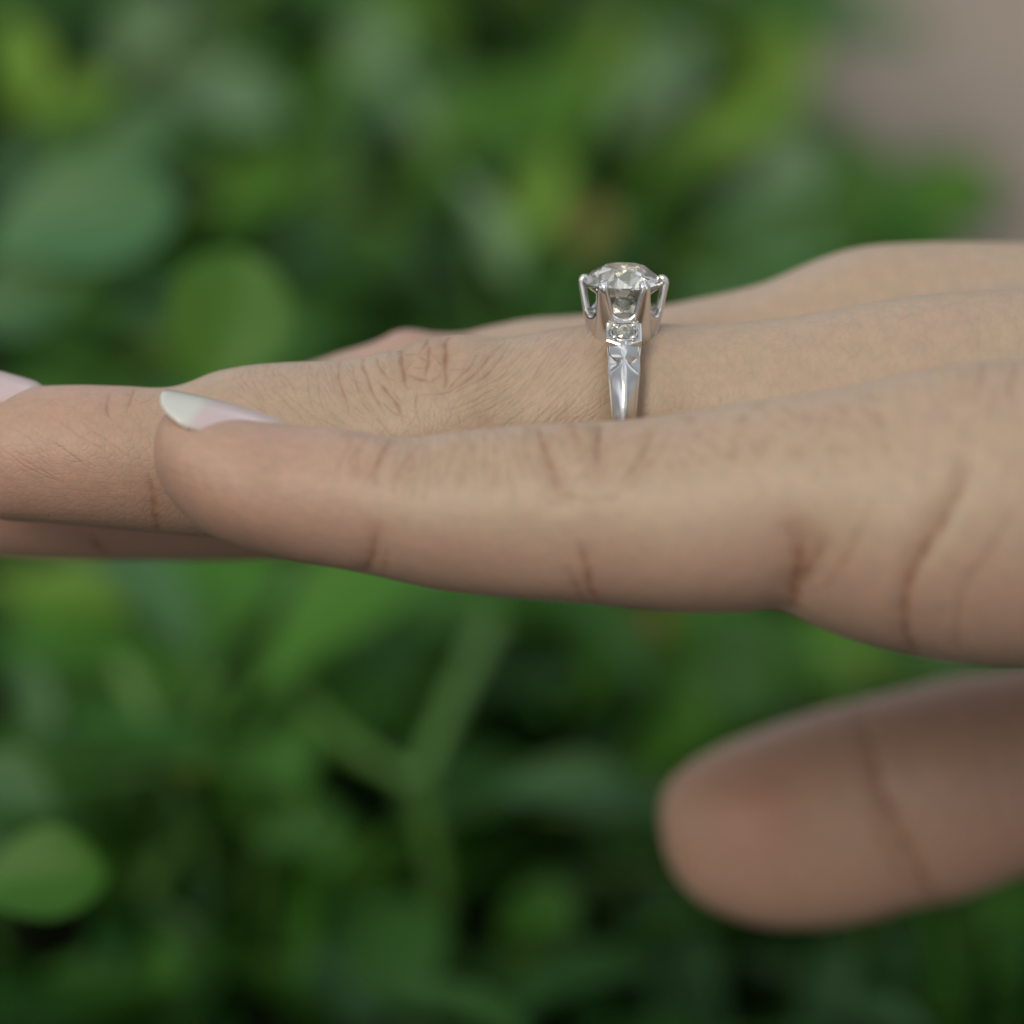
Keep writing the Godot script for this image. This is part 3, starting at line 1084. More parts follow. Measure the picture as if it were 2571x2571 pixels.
# ---------------------------------------------------------------- the ring
# Local axes: x along the finger, y from the finger's centre to the stone, z to the shoulder on the viewer's side. Millimetres.
func jewel() -> void:
	var root := Node3D.new()
	root.name = "diamond_ring"
	var lean := Basis(Vector3.RIGHT, deg_to_rad(13.0)) * Basis(Vector3.BACK, deg_to_rad(-0.5))
	root.transform = hand_at * Transform3D(lean, Vector3(9.38, 7.83, 1.0) * MM)
	add_child(root)
	tag(root, "white metal solitaire ring with a round diamond in six claws on the ring finger", "ring")
	var metal := mat(Color(0.87, 0.865, 0.85), 0.16, 1.0)
	obj("band", band_mesh(), metal, root)
	# head: gallery wall with scalloped openings between six claws
	var wall := func(y: float) -> float: return lerpf(2.86, 3.88, pow(clampf((y - 7.4) / 5.0, 0.0, 1.0), 0.85))
	var gst := SurfaceTool.new()
	gst.begin(Mesh.PRIMITIVE_TRIANGLES)
	for s in 6:
		var outer := []
		var inner := []
		var cols := 18
		for k in cols + 1:
			var t := (float(k) / cols) * 2.0 - 1.0
			t = signf(t) * (1.0 - pow(1.0 - absf(t), 1.6))
			var ps := deg_to_rad(60.0 * s + 30.0 + 21.5 * t)
			var top := 9.5 + 1.3 * (1.0 - sqrt(maxf(1.0 - t * t, 0.0)))
			var o := []
			var n := []
			for q in 9:
				var y := lerpf(7.2, top, q / 8.0)
				var ro: float = wall.call(y)
				var rin := ro - 0.55
				if q == 8:
					ro -= 0.10
					rin += 0.10
				o.append(Vector3(cos(ps) * ro, y - (0.08 if q == 7 else 0.0), sin(ps) * ro))
				n.append(Vector3(cos(ps) * rin, y - (0.08 if q == 7 else 0.0), sin(ps) * rin))
			n.reverse()
			o.append_array(n)
			outer.append(o)
		sheet_into(gst, outer, false)
	var gallery := obj("gallery", done(gst), metal, root)
	for s in 6:
		var st := SurfaceTool.new()
		st.begin(Mesh.PRIMITIVE_TRIANGLES)
		claw(st, deg_to_rad(60.0 * s), wall)
		obj("claw", done(st), metal, root)
	# stone
	var glass := StandardMaterial3D.new()
	glass.albedo_color = Color(1.0, 1.0, 0.955, 0.10)
	glass.roughness = 0.0
	glass.refraction_enabled = true
	glass.refraction_scale = 0.142
	glass.transparency = BaseMaterial3D.TRANSPARENCY_ALPHA
	var gem := obj("centre_diamond", brilliant(3.52, 1.80, 1.30, 2.45, 0.26), glass, root)
	gem.position = Vector3(0, 12.08, 0) * MM
	gem.rotation_degrees = Vector3(0, 11.0, 0)
	gem.set_meta("label", "large round old cut diamond")
	# side stones, one on each shoulder
	for s in [1.0, -1.0]:
		var hold := Vector3(0, cos(deg_to_rad(28.0)), s * sin(deg_to_rad(28.0)))
		var side := obj("side_diamond", brilliant(0.98, 0.55, 0.34, 0.62, 0.08), glass, root)
		side.position = hold * 9.88 * MM
		side.rotation_degrees = Vector3(s * 28.0, 14.0, 0)
		var bez := SurfaceTool.new()
		bez.begin(Mesh.PRIMITIVE_TRIANGLES)
		var bez2 := SurfaceTool.new()
		bez2.begin(Mesh.PRIMITIVE_TRIANGLES)
		var rows := []
		for i in 40:
			var a := TAU * i / 40.0
			var row := []
			for j in 10:
				var b := TAU * j / 10.0
				row.append(Vector3(cos(a) * (1.06 + 0.13 * cos(b)), 0.16 * sin(b), sin(a) * (1.06 + 0.13 * cos(b))))
			rows.append(row)
		rows.append(rows[0])
		sheet_into(bez, rows, false, true)
		# the stone's plate: a chamfered block, pointed towards the band
		var out := [Vector2(-1.5, -1.45), Vector2(1.5, -1.45), Vector2(1.5, 0.95), Vector2(0.0, 1.75), Vector2(-1.5, 0.95)]
		var levels := [[1.0, -1.1], [1.0, -0.10], [0.93, 0.0], [0.80, 0.0], [0.74, -0.10], [0.0, -0.10]]
		for k in levels.size() - 1:
			for q in 5:
				var qa: Vector2 = out[q]
				var qb: Vector2 = out[(q + 1) % 5]
				var lo: Array = levels[k]
				var hi: Array = levels[k + 1]
				var dir := Vector3(qa.x + qb.x, 0.0, qa.y + qb.y).normalized() * (1.0 if k < 3 else -1.0) + Vector3.UP * (0.0 if k == 0 else 1.5)
				poly(bez2, [Vector3(qa.x * lo[0], lo[1], s * qa.y * lo[0]), Vector3(qb.x * lo[0], lo[1], s * qb.y * lo[0]), Vector3(qb.x * hi[0], hi[1], s * qb.y * hi[0]), Vector3(qa.x * hi[0], hi[1], s * qa.y * hi[0])], Vector3(dir.x, dir.y, s * dir.z))
		for i in 4:
			var a := PI / 4 + i * PI / 2
			bead(bez, Vector3(cos(a) * 1.12, 0.14, sin(a) * 1.12), 0.27)
		var b := obj("side_stone_setting", done(bez), metal, root)
		b.position = hold * 9.68 * MM
		b.rotation_degrees = Vector3(s * 28.0, 0, 0)
		var plate := obj("side_stone_plate", bez2.commit(), metal, root)
		plate.position = b.position
		plate.rotation_degrees = b.rotation_degrees


func bead(st: SurfaceTool, at: Vector3, r: float) -> void:
	var rows := []
	for i in 9:
		var a := PI * i / 8.0
		var row := []
		for j in 12:
			var b := TAU * j / 12.0
			row.append(at + r * Vector3(sin(a) * cos(b), cos(a), sin(a) * sin(b)))
		rows.append(row)
	sheet_into(st, rows, false, true)


# one claw: from the base of the head up the wall, then its rounded tip bent over the girdle of the stone
func claw(st: SurfaceTool, ps: float, wall: Callable) -> void:
	var out_dir := Vector3(cos(ps), 0, sin(ps))
	var side := Vector3(-sin(ps), 0, cos(ps))
	var rows := []
	var spine := []
	for q in 15:
		var y := lerpf(7.2, 12.0, q / 14.0)
		var f := q / 14.0
		spine.append([wall.call(y) - 0.28, y, lerpf(1.45, 0.48, pow(f, 0.7)), lerpf(0.30, 0.37, f), 0.0])
	# tip
	var r0: float = wall.call(12.0) - 0.28
	for q in range(1, 8):
		var a := q / 7.0 * PI * 0.62
		spine.append([r0 - 0.42 * (1.0 - cos(a)), 12.0 + 0.42 * sin(a) + 0.05, 0.48 * sqrt(maxf(1.0 - pow(q / 7.3, 3.0), 0.02)), 0.37 * sqrt(maxf(1.0 - pow(q / 7.2, 3.0), 0.02)), a])
	for s in spine:
		var row := []
		var nrm: Vector3 = out_dir * cos(s[4]) + Vector3.UP * sin(s[4])
		for j in 16:
			var b := TAU * j / 16.0
			var c := cos(b)
			var d := sin(b)
			var e := pow(absf(c), 0.7) * signf(c)
			var g := pow(absf(d), 0.7) * signf(d)
			row.append(out_dir * s[0] + Vector3.UP * s[1] + side * (s[2] * e) + nrm * (s[3] * g))
		rows.append(row)
	sheet_into(st, rows, false, true)
	var cap: Vector3 = Vector3.ZERO
	for p in rows[-1]:
		cap += p / 16.0
	var ring2 := []
	for j in 16:
		ring2.append(cap)
	sheet_into(st, [rows[-1], ring2], false, true)


func band_mesh() -> ArrayMesh:
	# degrees from the stone: width, width of the raised top, flank height, shoulder of the raised part, its ridge
	var t := [
		[0.0, 2.9, 0.7, 0.9], [20.0, 2.95, 0.75, 1.15], [36.0, 2.9, 0.72, 1.58], [43.0, 2.72, 0.66, 1.54], [50.0, 2.75, 0.56, 1.5],
		[60.0, 2.5, 0.50, 1.50], [72.0, 2.22, 0.46, 1.42], [86.0, 1.95, 0.44, 1.28], [100.0, 1.85, 0.44, 1.16], [140.0, 1.85, 0.5, 0.98], [180.0, 1.85, 0.5, 0.95]]
	var rows := []
	var inner := 8.34
	var stops := []
	var a := 0.0
	while a < 180.0:
		stops.append(a)
		a += 0.75 if a < 66.0 else 3.0
	stops.append(180.0)
	var all := stops.duplicate()
	for i in range(stops.size() - 2, 0, -1):
		all.append(360.0 - stops[i])
	all.append(360.0)
	for deg in all:
		var d: float = deg if deg <= 180.0 else 360.0 - deg
		var i := 0
		while i < t.size() - 2 and d > t[i + 1][0]:
			i += 1
		var f: float = (d - t[i][0]) / (t[i + 1][0] - t[i][0])
		var v := []
		for c in range(1, 4):
			var p0: float = t[maxi(i - 1, 0)][c]
			var p3: float = t[mini(i + 2, t.size() - 1)][c]
			v.append(cubic_interpolate(t[i][c], t[i + 1][c], p0, p3, f))
		var w: float = v[0] / 2.0
		# the raised leaf narrows to a waist below the side stone
		var waist := 1.0 - 0.52 * exp(-((d - 46.0) / 3.4) ** 2)
		var wr: float = (w - 0.13) * waist * lerpf(1.0, 0.94, smoothstep(42.0, 50.0, d))
		var hs: float = v[1]
		var prof := [[-w + 0.1, 0.0], [-w, 0.12], [-w, hs - 0.12], [-w + 0.08, hs - 0.02], [-lerpf(w, wr, 0.9) + 0.02, hs + 0.02], [-wr, hs + 0.10], [-wr * 0.9, hs + 0.2]]
		for q in [0.68, 0.44, 0.22, 0.09]:
			prof.append([-wr * q, lerpf(v[2], hs + 0.12, pow(q, 1.12)) - (0.03 if q < 0.1 else 0.0)])
		for k in range(prof.size() - 1, -1, -1):
			prof.append([-prof[k][0], prof[k][1]])
		var row := []
		var up := Vector3(0, cos(deg_to_rad(deg)), sin(deg_to_rad(deg)))
		for p in prof:
			row.append(Vector3(p[0], 0, 0) + up * (inner + p[1]))
		rows.append(row)
	return sheet(rows, true, true)


# a brilliant: table, 8 stars, 8 kites, 16 upper halves, girdle, 16 lower halves, 8 mains, culet; flat facets
func brilliant(r: float, rt: float, crown: float, pav: float, rc: float) -> ArrayMesh:
	var st := SurfaceTool.new()
	st.begin(Mesh.PRIMITIVE_TRIANGLES)
	var gh := r * 0.022
	var T := []
	var M := []
	var G := []
	var L := []
	var B := []
	var C := []
	var rm := lerpf(rt, r, 0.52)
	var rn := r * 0.42
	for j in 8:
		var a := TAU * j / 8.0
		var b := a + PI / 8.0
		T.append(Vector3(cos(a) * rt, gh + crown, sin(a) * rt))
		M.append(Vector3(cos(b) * rm, gh + crown * (r - rm * cos(PI / 8)) / (r - rt), sin(b) * rm))
		C.append(Vector3(cos(a) * rc, -gh - pav, sin(a) * rc))
		B.append(Vector3(cos(b) * rn, -gh - pav * (r - rn * cos(PI / 8)) / (r - rc), sin(b) * rn))
	for j in 16:
		var a := TAU * j / 16.0
		G.append(Vector3(cos(a) * r, gh, sin(a) * r))
		L.append(Vector3(cos(a) * r, -gh, sin(a) * r))
	poly(st, T, Vector3.UP)
	poly(st, C, Vector3.DOWN)
	for j in 8:
		var k := (j + 1) % 8
		var p := (j + 7) % 8
		var dir: Vector3 = M[j]
		tri(st, T[j], T[k], M[j], dir)
		poly(st, [T[j], M[j], G[2 * j], M[p]], G[2 * j] + Vector3.UP)
		tri(st, M[j], G[2 * j], G[2 * j + 1], dir)
		tri(st, M[j], G[2 * j + 1], G[(2 * j + 2) % 16], dir)
		var low: Vector3 = B[j]
		poly(st, [C[j], B[j], L[2 * j], B[p]], L[2 * j] + Vector3.DOWN)
		tri(st, B[j], L[2 * j], L[2 * j + 1], low)
		tri(st, B[j], L[2 * j + 1], L[(2 * j + 2) % 16], low)
		tri(st, C[j], C[k], B[j], low + Vector3.DOWN)
	for j in 16:
		var k := (j + 1) % 16
		poly(st, [G[j], G[k], L[k], L[j]], G[j] * Vector3(1, 0, 1))
	return st.commit()


# ---------------------------------------------------------------- ground and plants
var leaf_mesh: ArrayMesh
var leaf_mat := []
var stem_mat: StandardMaterial3D


func soil_textures(base: Color, dark: Color, f: float) -> Array:
	var n := FastNoiseLite.new()
	n.frequency = f
	n.fractal_octaves = 5
	n.seed = 2
	var t := NoiseTexture2D.new()
	t.width = 512
	t.height = 512
	t.seamless = true
	t.noise = n
	var g := Gradient.new()
	g.set_color(0, dark)
	g.set_color(1, base)
	t.color_ramp = g
	var h := NoiseTexture2D.new()
	h.width = 512
	h.height = 512
	h.seamless = true
	h.noise = n
	return [t, h]


func ground() -> void:
	var m := mat(Color.WHITE, 0.95)
	var s := soil_textures(lin(0.085, 0.062, 0.045), lin(0.025, 0.018, 0.013), 0.02)
	m.albedo_texture = s[0]
	m.heightmap_enabled = true
	m.heightmap_texture = s[1]
	m.heightmap_scale = 0.4
	m.uv1_triplanar = true
	m.uv1_world_triplanar = true
	m.uv1_scale = Vector3(5, 5, 5)
	var big := PlaneMesh.new()
	big.size = Vector2(80, 80)
	var o := obj("ground", big, m)
	tag(o, "dark bare soil under the plants", "", "", "structure")
	# a worn path of packed grey earth behind the plants, its edge running away to the left
	var st := SurfaceTool.new()
	st.begin(Mesh.PRIMITIVE_TRIANGLES)
	var a := Vector3(0.0369, 0.0000, -0.2932)
	var b := Vector3(0.0639, 0.0000, -0.2200)
	var along := (a - b).normalized()
	var away := Vector3(along.z, 0, -along.x)
	if away.x < 0:
		away = -away
	var near := []
	var far := []
	for i in 61:
		var t := (i - 30) * 0.15
		var p := b + along * t + away * (0.012 * sin(i * 1.7) + 0.008 * sin(i * 0.6))
		p.y = 0.004
		near.append(p / MM)
		far.append((p + away * 3.0) / MM)
	sheet_into(st, [near, far], false)
	var pm := mat(Color.WHITE, 0.95)
	var s2 := soil_textures(lin(0.33, 0.275, 0.22), lin(0.25, 0.205, 0.165), 0.03)
	pm.albedo_texture = s2[0]
	pm.heightmap_enabled = true
	pm.heightmap_texture = s2[1]
	pm.heightmap_scale = 0.2
	pm.uv1_triplanar = true
	pm.uv1_world_triplanar = true
	pm.uv1_scale = Vector3(3, 3, 3)
	var path := obj("path", done(st), pm)
	tag(path, "bare path of packed grey-brown earth behind the plants", "", "", "structure")


func beyond_edge(p: Vector3) -> float:   # metres past the edge of the path
	var a := Vector3(0.0369, 0.0000, -0.2932)
	var b := Vector3(0.0639, 0.0000, -0.2200)
	var along := (a - b).normalized()
	var away := Vector3(along.z, 0, -along.x)
	if away.x < 0:
		away = -away
	return (p - b).dot(away)


# an obovate leaf one unit long, folded a little along its midrib and bowed, with a short stalk
func make_leaf() -> ArrayMesh:
	var rows := []
	for i in 15:
		var t := i / 14.0
		var w := 0.0
		if t < 0.12:
			w = 0.035
		else:
			var u := (t - 0.12) / 0.88
			w = 0.5 * pow(sin(PI * pow(u, 1.25)), 0.62) * (0.999 if i < 14 else 0.0) + 0.004
		var row := []
		for j in 9:
			var v := j / 4.0 - 1.0
			row.append(Vector3(v * w, 0.10 * absf(v) * w * 2.0 - 0.22 * (t - 0.45) ** 2 + 0.02 * sin(t * 9.0 + v * 2.0) * absf(v), t - 0.55) / MM)
		rows.append(row)
	return sheet(rows, false)


func plant(label: String, at: Vector3) -> Node3D:
	var p := Node3D.new()
	p.name = "leafy_plant"
	p.position = at
	add_child(p, true)
	tag(p, label, "plant", "leafy ground plants behind the hand")
	return p


func leaf(p: Node3D, centre: Vector3, dir: Vector3, normal: Vector3, length: float, width: float, tone: int) -> void:
	var z := dir.normalized()
	var y := (normal - z * normal.dot(z)).normalized()
	var x := y.cross(z)
	var o := obj("leaf", leaf_mesh, leaf_mat[tone * 2 + rng.randi() % 2], p)
	o.transform = Transform3D(Basis(x * width, y * length, z * length), centre - p.position)
	if tone == 4:
		o.set_meta("label", "withered orange-brown leaf")


func tube(st: SurfaceTool, pts: Array, r: float, taper := 0.8) -> void:
	var rows := []
	var n := pts.size()
	for i in n:
		var t: Vector3 = (pts[mini(i + 1, n - 1)] - pts[maxi(i - 1, 0)]).normalized()
		var a := t.cross(Vector3(0.3, 0.2, 1)).normalized()
		var b := t.cross(a)
		var row := []
		var rr := r * lerpf(1.0, taper, float(i) / (n - 1)) * (1.0 + 0.12 * sin(i * 2.1))
		for j in 8:
			var g := TAU * j / 8.0
			row.append((pts[i] + (a * cos(g) + b * sin(g)) * rr) / MM)
		rows.append(row)
	sheet_into(st, rows, false, true)


func stem(p: Node3D, through: Array, r: float) -> void:
	var c := Curve3D.new()
	var n := through.size()
	for i in n:
		var t: Vector3 = (through[mini(i + 1, n - 1)] - through[maxi(i - 1, 0)]) / 6.0
		c.add_point(through[i] - p.position, -t, t)
	c.bake_interval = 0.008
	var st := SurfaceTool.new()
	st.begin(Mesh.PRIMITIVE_TRIANGLES)
	var pts := []
	for q in c.get_baked_points():
		pts.append(q)
	tube(st, pts, r)
	obj("stem", done(st), stem_mat, p)


func plants() -> void:
	leaf_mesh = make_leaf()
	var tones := [[0.048, 0.135, 0.058], [0.040, 0.145, 0.014], [0.018, 0.082, 0.009], [0.105, 0.225, 0.022], [0.24, 0.135, 0.035], [0.115, 0.21, 0.115]]
	for t in tones:
		for k in 2:
			var f := 0.9 + 0.25 * k
			var m := mat(lin(t[0] * f, t[1] * f, t[2] * f), 0.5)
			m.metallic_specular = 0.35
			m.backlight_enabled = true
			m.backlight = lin(0.28, 0.36, 0.06)
			m.cull_mode = BaseMaterial3D.CULL_DISABLED
			leaf_mat.append(m)
	stem_mat = mat(lin(0.075, 0.185, 0.03), 0.55)
	var p: Node3D
	p = plant("plant with broad rounded grey-green leaves at the left, just above the fingertips", Vector3(-0.0469, 0.0000, -0.2436))
	stem(p, [Vector3(-0.0281, 0.0901, -0.1011), Vector3(-0.0280, 0.0783, -0.1058), Vector3(-0.0283, 0.0530, -0.1258)], 0.0011)
	leaf(p, Vector3(-0.0463, 0.1068, -0.1107), Vector3(0.9781, 0.2301, -0.0174), Vector3(0.0500, 0.9330, 0.6160), 0.0244, 0.0142, 0)
	leaf(p, Vector3(-0.0290, 0.1115, -0.0788), Vector3(0.2079, 0.7971, -0.5757), Vector3(0.2000, 0.7598, 0.7160), 0.0177, 0.0126, 1)
	leaf(p, Vector3(-0.0514, 0.0999, -0.1068), Vector3(-0.9397, -0.2462, 0.2576), Vector3(-0.2000, 0.7598, 0.7160), 0.0147, 0.0091, 0)
	leaf(p, Vector3(-0.0424, 0.1032, -0.1375), Vector3(0.7660, 0.5567, -0.3214), Vector3(0.0000, 1.0196, 0.5660), 0.0130, 0.0071, 0)
	p = plant("plant with one bright oval leaf at the lower left edge", Vector3(-0.0576, 0.0000, -0.1278))
	leaf(p, Vector3(-0.0456, 0.0779, -0.0282), Vector3(0.9903, 0.1705, 0.0170), Vector3(0.1000, 1.0196, 0.5660), 0.0153, 0.0097, 1)
	leaf(p, Vector3(-0.0512, 0.0657, -0.0639), Vector3(-0.8660, 0.4330, -0.2500), Vector3(-0.3000, 0.7598, 0.7160), 0.0109, 0.0066, 0)
	leaf(p, Vector3(-0.0514, 0.0621, -0.0849), Vector3(-0.1736, 0.8529, -0.4924), Vector3(0.4000, 0.6732, 0.7660), 0.0113, 0.0051, 0)
	p = plant("plant with pale yellow-green young leaves in the upper left corner", Vector3(-0.0658, 0.0000, -0.3218))
	leaf(p, Vector3(-0.0347, 0.0835, -0.1897), Vector3(0.9848, -0.1004, 0.1734), Vector3(0.0000, 1.0196, 0.5660), 0.0168, 0.0091, 5)
	leaf(p, Vector3(-0.0572, 0.0997, -0.1644), Vector3(-0.1736, 0.9029, -0.4058), Vector3(0.2000, 0.8464, 0.6660), 0.0142, 0.0068, 3)
	leaf(p, Vector3(-0.0504, 0.0965, -0.1625), Vector3(0.8660, 0.4830, -0.1634), Vector3(0.0000, 0.9330, 0.6160), 0.0123, 0.0049, 3)
	leaf(p, Vector3(-0.0451, 0.0908, -0.1939), Vector3(0.5000, 0.7500, -0.4330), Vector3(0.0000, 0.9330, 0.6160), 0.0155, 0.0071, 5)
	leaf(p, Vector3(-0.0412, 0.0826, -0.2007), Vector3(0.5000, 0.8000, -0.3464), Vector3(0.2000, 0.8464, 0.6660), 0.0171, 0.0053, 5)
	p = plant("plant with a narrow pale upright leaf above the middle of the fingers", Vector3(0.0011, 0.0000, -0.2875))
	stem(p, [Vector3(-0.0023, 0.0742, -0.1612), Vector3(-0.0004, 0.0583, -0.1751), Vector3(0.0009, 0.0396, -0.1874)], 0.0013)
	leaf(p, Vector3(-0.0028, 0.0882, -0.1462), Vector3(0.4695, -0.7147, 0.5281), Vector3(0.3000, 0.7598, 0.7160), 0.0164, 0.0046, 5)
	leaf(p, Vector3(0.0093, 0.0701, -0.1819), Vector3(0.7660, 0.6067, -0.2348), Vector3(0.2000, 0.7598, 0.7160), 0.0078, 0.0039, 4)
	leaf(p, Vector3(-0.0178, 0.0807, -0.2111), Vector3(0.5000, 0.8000, -0.3464), Vector3(0.0000, 0.9330, 0.6160), 0.0100, 0.0073, 5)
	leaf(p, Vector3(0.0021, 0.0818, -0.1656), Vector3(0.5000, 0.7500, -0.4330), Vector3(0.5000, 0.6732, 0.7660), 0.0163, 0.0063, 3)
	leaf(p, Vector3(-0.0096, 0.0729, -0.1951), Vector3(0.5736, 0.7594, -0.3230), Vector3(0.3000, 0.7598, 0.7160), 0.0197, 0.0039, 1)
	leaf(p, Vector3(0.0108, 0.0662, -0.2374), Vector3(0.5000, 0.8000, -0.3464), Vector3(0.3000, 0.7598, 0.7160), 0.0196, 0.0049, 3)
	leaf(p, Vector3(-0.0138, 0.0743, -0.2075), Vector3(0.5000, -0.7000, 0.5196), Vector3(0.3000, 0.7598, 0.7160), 0.0174, 0.0040, 5)
	p = plant("plant with long yellow-green leaves beside the bare path at the upper right", Vector3(0.0327, 0.0000, -0.3043))
	leaf(p, Vector3(0.0271, 0.0708, -0.2054), Vector3(0.8480, 0.5089, -0.1784), Vector3(-0.3000, 0.9330, 0.6160), 0.0220, 0.0063, 3)
	leaf(p, Vector3(0.0352, 0.0644, -0.2363), Vector3(0.2588, 0.8865, -0.3964), Vector3(0.2000, 0.9330, 0.6160), 0.0182, 0.0084, 3)
	leaf(p, Vector3(0.0339, 0.0757, -0.1851), Vector3(0.9397, 0.3462, -0.0844), Vector3(0.0000, 1.0196, 0.5660), 0.0110, 0.0078, 5)
	leaf(p, Vector3(0.0184, 0.0638, -0.2360), Vector3(0.6428, 0.6634, -0.3830), Vector3(0.2000, 0.8464, 0.6660), 0.0196, 0.0077, 5)
	leaf(p, Vector3(0.0294, 0.0706, -0.1822), Vector3(0.9397, -0.2962, 0.1710), Vector3(0.0000, 0.9330, 0.6160), 0.0143, 0.0071, 0)
	leaf(p, Vector3(0.0331, 0.0572, -0.2668), Vector3(0.4226, 0.8349, -0.3666), Vector3(-0.2000, 0.8464, 0.6660), 0.0219, 0.0066, 3)
	leaf(p, Vector3(0.0243, 0.0584, -0.2676), Vector3(0.6428, 0.7134, -0.2964), Vector3(-0.2000, 0.8464, 0.6660), 0.0204, 0.0058, 1)
	leaf(p, Vector3(0.0365, 0.0549, -0.2771), Vector3(0.2588, 0.8865, -0.3964), Vector3(-0.2000, 0.8464, 0.6660), 0.0177, 0.0059, 3)
	leaf(p, Vector3(0.0183, 0.0668, -0.2031), Vector3(0.5736, 0.7594, -0.3230), Vector3(0.2000, 0.8464, 0.6660), 0.0174, 0.0040, 1)
	p = plant("dark green plant behind the knuckles at the edge of the path", Vector3(0.0529, 0.0000, -0.2975))
	leaf(p, Vector3(0.0463, 0.0718, -0.1829), Vector3(0.8192, -0.4467, 0.3734), Vector3(0.2000, 0.9330, 0.6160), 0.0214, 0.0097, 2)
	leaf(p, Vector3(0.0417, 0.0729, -0.1951), Vector3(0.5000, -0.7500, 0.4330), Vector3(0.4000, 0.6732, 0.7660), 0.0132, 0.0079, 2)
	leaf(p, Vector3(0.0514, 0.0729, -0.1835), Vector3(0.9397, 0.3462, -0.0844), Vector3(0.2000, 0.8464, 0.6660), 0.0194, 0.0084, 1)
	leaf(p, Vector3(0.0385, 0.0701, -0.1819), Vector3(0.7660, -0.5067, 0.4080), Vector3(0.2000, 0.8464, 0.6660), 0.0168, 0.0078, 2)
	leaf(p, Vector3(0.0328, 0.0718, -0.1714), Vector3(0.8660, 0.4830, -0.1634), Vector3(0.2000, 0.8464, 0.6660), 0.0153, 0.0064, 0)
	p = plant("plant with thick forked pale green stems below the little finger", Vector3(-0.0065, 0.0000, -0.1073))
	stem(p, [Vector3(-0.0021, 0.0570, -0.1109), Vector3(-0.0057, 0.0573, -0.0960), Vector3(-0.0100, 0.0537, -0.0824)], 0.0014)
	stem(p, [Vector3(-0.0276, 0.0534, -0.1088), Vector3(-0.0189, 0.0527, -0.0934), Vector3(-0.0100, 0.0537, -0.0824)], 0.0012)
	stem(p, [Vector3(-0.0100, 0.0537, -0.0824), Vector3(-0.0081, 0.0436, -0.0812), Vector3(-0.0073, 0.0333, -0.0799), Vector3(-0.0050, 0.0209, -0.0785)], 0.0013)
	leaf(p, Vector3(0.0053, 0.0548, -0.0807), Vector3(0.9903, 0.1705, 0.0170), Vector3(0.0000, 0.9330, 0.6160), 0.0159, 0.0054, 0)
	leaf(p, Vector3(0.0025, 0.0410, -0.0728), Vector3(0.2588, 0.8865, -0.3964), Vector3(0.2000, 0.8464, 0.6660), 0.0142, 0.0085, 2)
	leaf(p, Vector3(-0.0003, 0.0313, -0.0787), Vector3(0.9397, -0.2462, 0.2576), Vector3(0.2000, 0.7598, 0.7160), 0.0133, 0.0063, 2)
	leaf(p, Vector3(0.0092, 0.0503, -0.1128), Vector3(0.3420, 0.8638, -0.3832), Vector3(0.2000, 0.8464, 0.6660), 0.0155, 0.0036, 1)
	p = plant("plant with a brown withered leaf between the little finger and the thumb", Vector3(0.0340, 0.0000, -0.1725))
	leaf(p, Vector3(0.0259, 0.0503, -0.1128), Vector3(-0.1736, 0.9029, -0.4058), Vector3(0.3000, 0.7598, 0.7160), 0.0131, 0.0066, 5)
	leaf(p, Vector3(0.0379, 0.0513, -0.1134), Vector3(-0.8660, 0.4830, -0.1634), Vector3(-0.2000, 0.9330, 0.6160), 0.0155, 0.0090, 1)
	leaf(p, Vector3(0.0148, 0.0487, -0.1234), Vector3(0.8660, 0.4830, -0.1634), Vector3(0.0000, 0.8464, 0.6660), 0.0085, 0.0043, 4)
	leaf(p, Vector3(0.0217, 0.0462, -0.1104), Vector3(0.6428, -0.6134, 0.4696), Vector3(0.2000, 0.8464, 0.6660), 0.0155, 0.0036, 1)
	p = plant("plant below the thumb in the lower right corner", Vector3(0.0511, 0.0000, -0.1011))
	leaf(p, Vector3(0.0518, 0.0400, -0.0722), Vector3(0.7660, 0.6067, -0.2348), Vector3(-0.2000, 0.9330, 0.6160), 0.0170, 0.0102, 1)
	leaf(p, Vector3(0.0443, 0.0337, -0.0743), Vector3(-0.5000, 0.8000, -0.3464), Vector3(0.2000, 0.7598, 0.7160), 0.0137, 0.0074, 0)
	leaf(p, Vector3(0.0343, 0.0293, -0.0776), Vector3(0.3420, 0.8638, -0.3832), Vector3(0.2000, 0.7598, 0.7160), 0.0138, 0.0069, 0)
	leaf(p, Vector3(0.0193, 0.0293, -0.0776), Vector3(0.5000, 0.8000, -0.3464), Vector3(0.2000, 0.8464, 0.6660), 0.0162, 0.0040, 1)
	p = plant("plant with reddish brown spots of leaf right below the fingertips at the left", Vector3(-0.0450, 0.0000, -0.1507))
	stem(p, [Vector3(-0.0425, 0.0608, -0.0957), Vector3(-0.0383, 0.0544, -0.0897), Vector3(-0.0344, 0.0448, -0.0865), Vector3(-0.0315, 0.0317, -0.0905)], 0.0014)
	leaf(p, Vector3(-0.0417, 0.0495, -0.1239), Vector3(0.8660, 0.4830, -0.1634), Vector3(0.1000, 0.8464, 0.6660), 0.0091, 0.0049, 4)
	leaf(p, Vector3(-0.0487, 0.0576, -0.1169), Vector3(0.9848, -0.1004, 0.1734), Vector3(0.1000, 0.9330, 0.6160), 0.0155, 0.0072, 3)
	leaf(p, Vector3(-0.0271, 0.0524, -0.1255), Vector3(0.9397, 0.3462, -0.0844), Vector3(0.0000, 0.9330, 0.6160), 0.0146, 0.0067, 5)
	leaf(p, Vector3(-0.0362, 0.0515, -0.1019), Vector3(0.3420, -0.7638, 0.5564), Vector3(0.3000, 0.6732, 0.7660), 0.0129, 0.0088, 1)
	leaf(p, Vector3(-0.0326, 0.0519, -0.1252), Vector3(0.9397, 0.3462, -0.0844), Vector3(0.2000, 0.8464, 0.6660), 0.0134, 0.0043, 1)
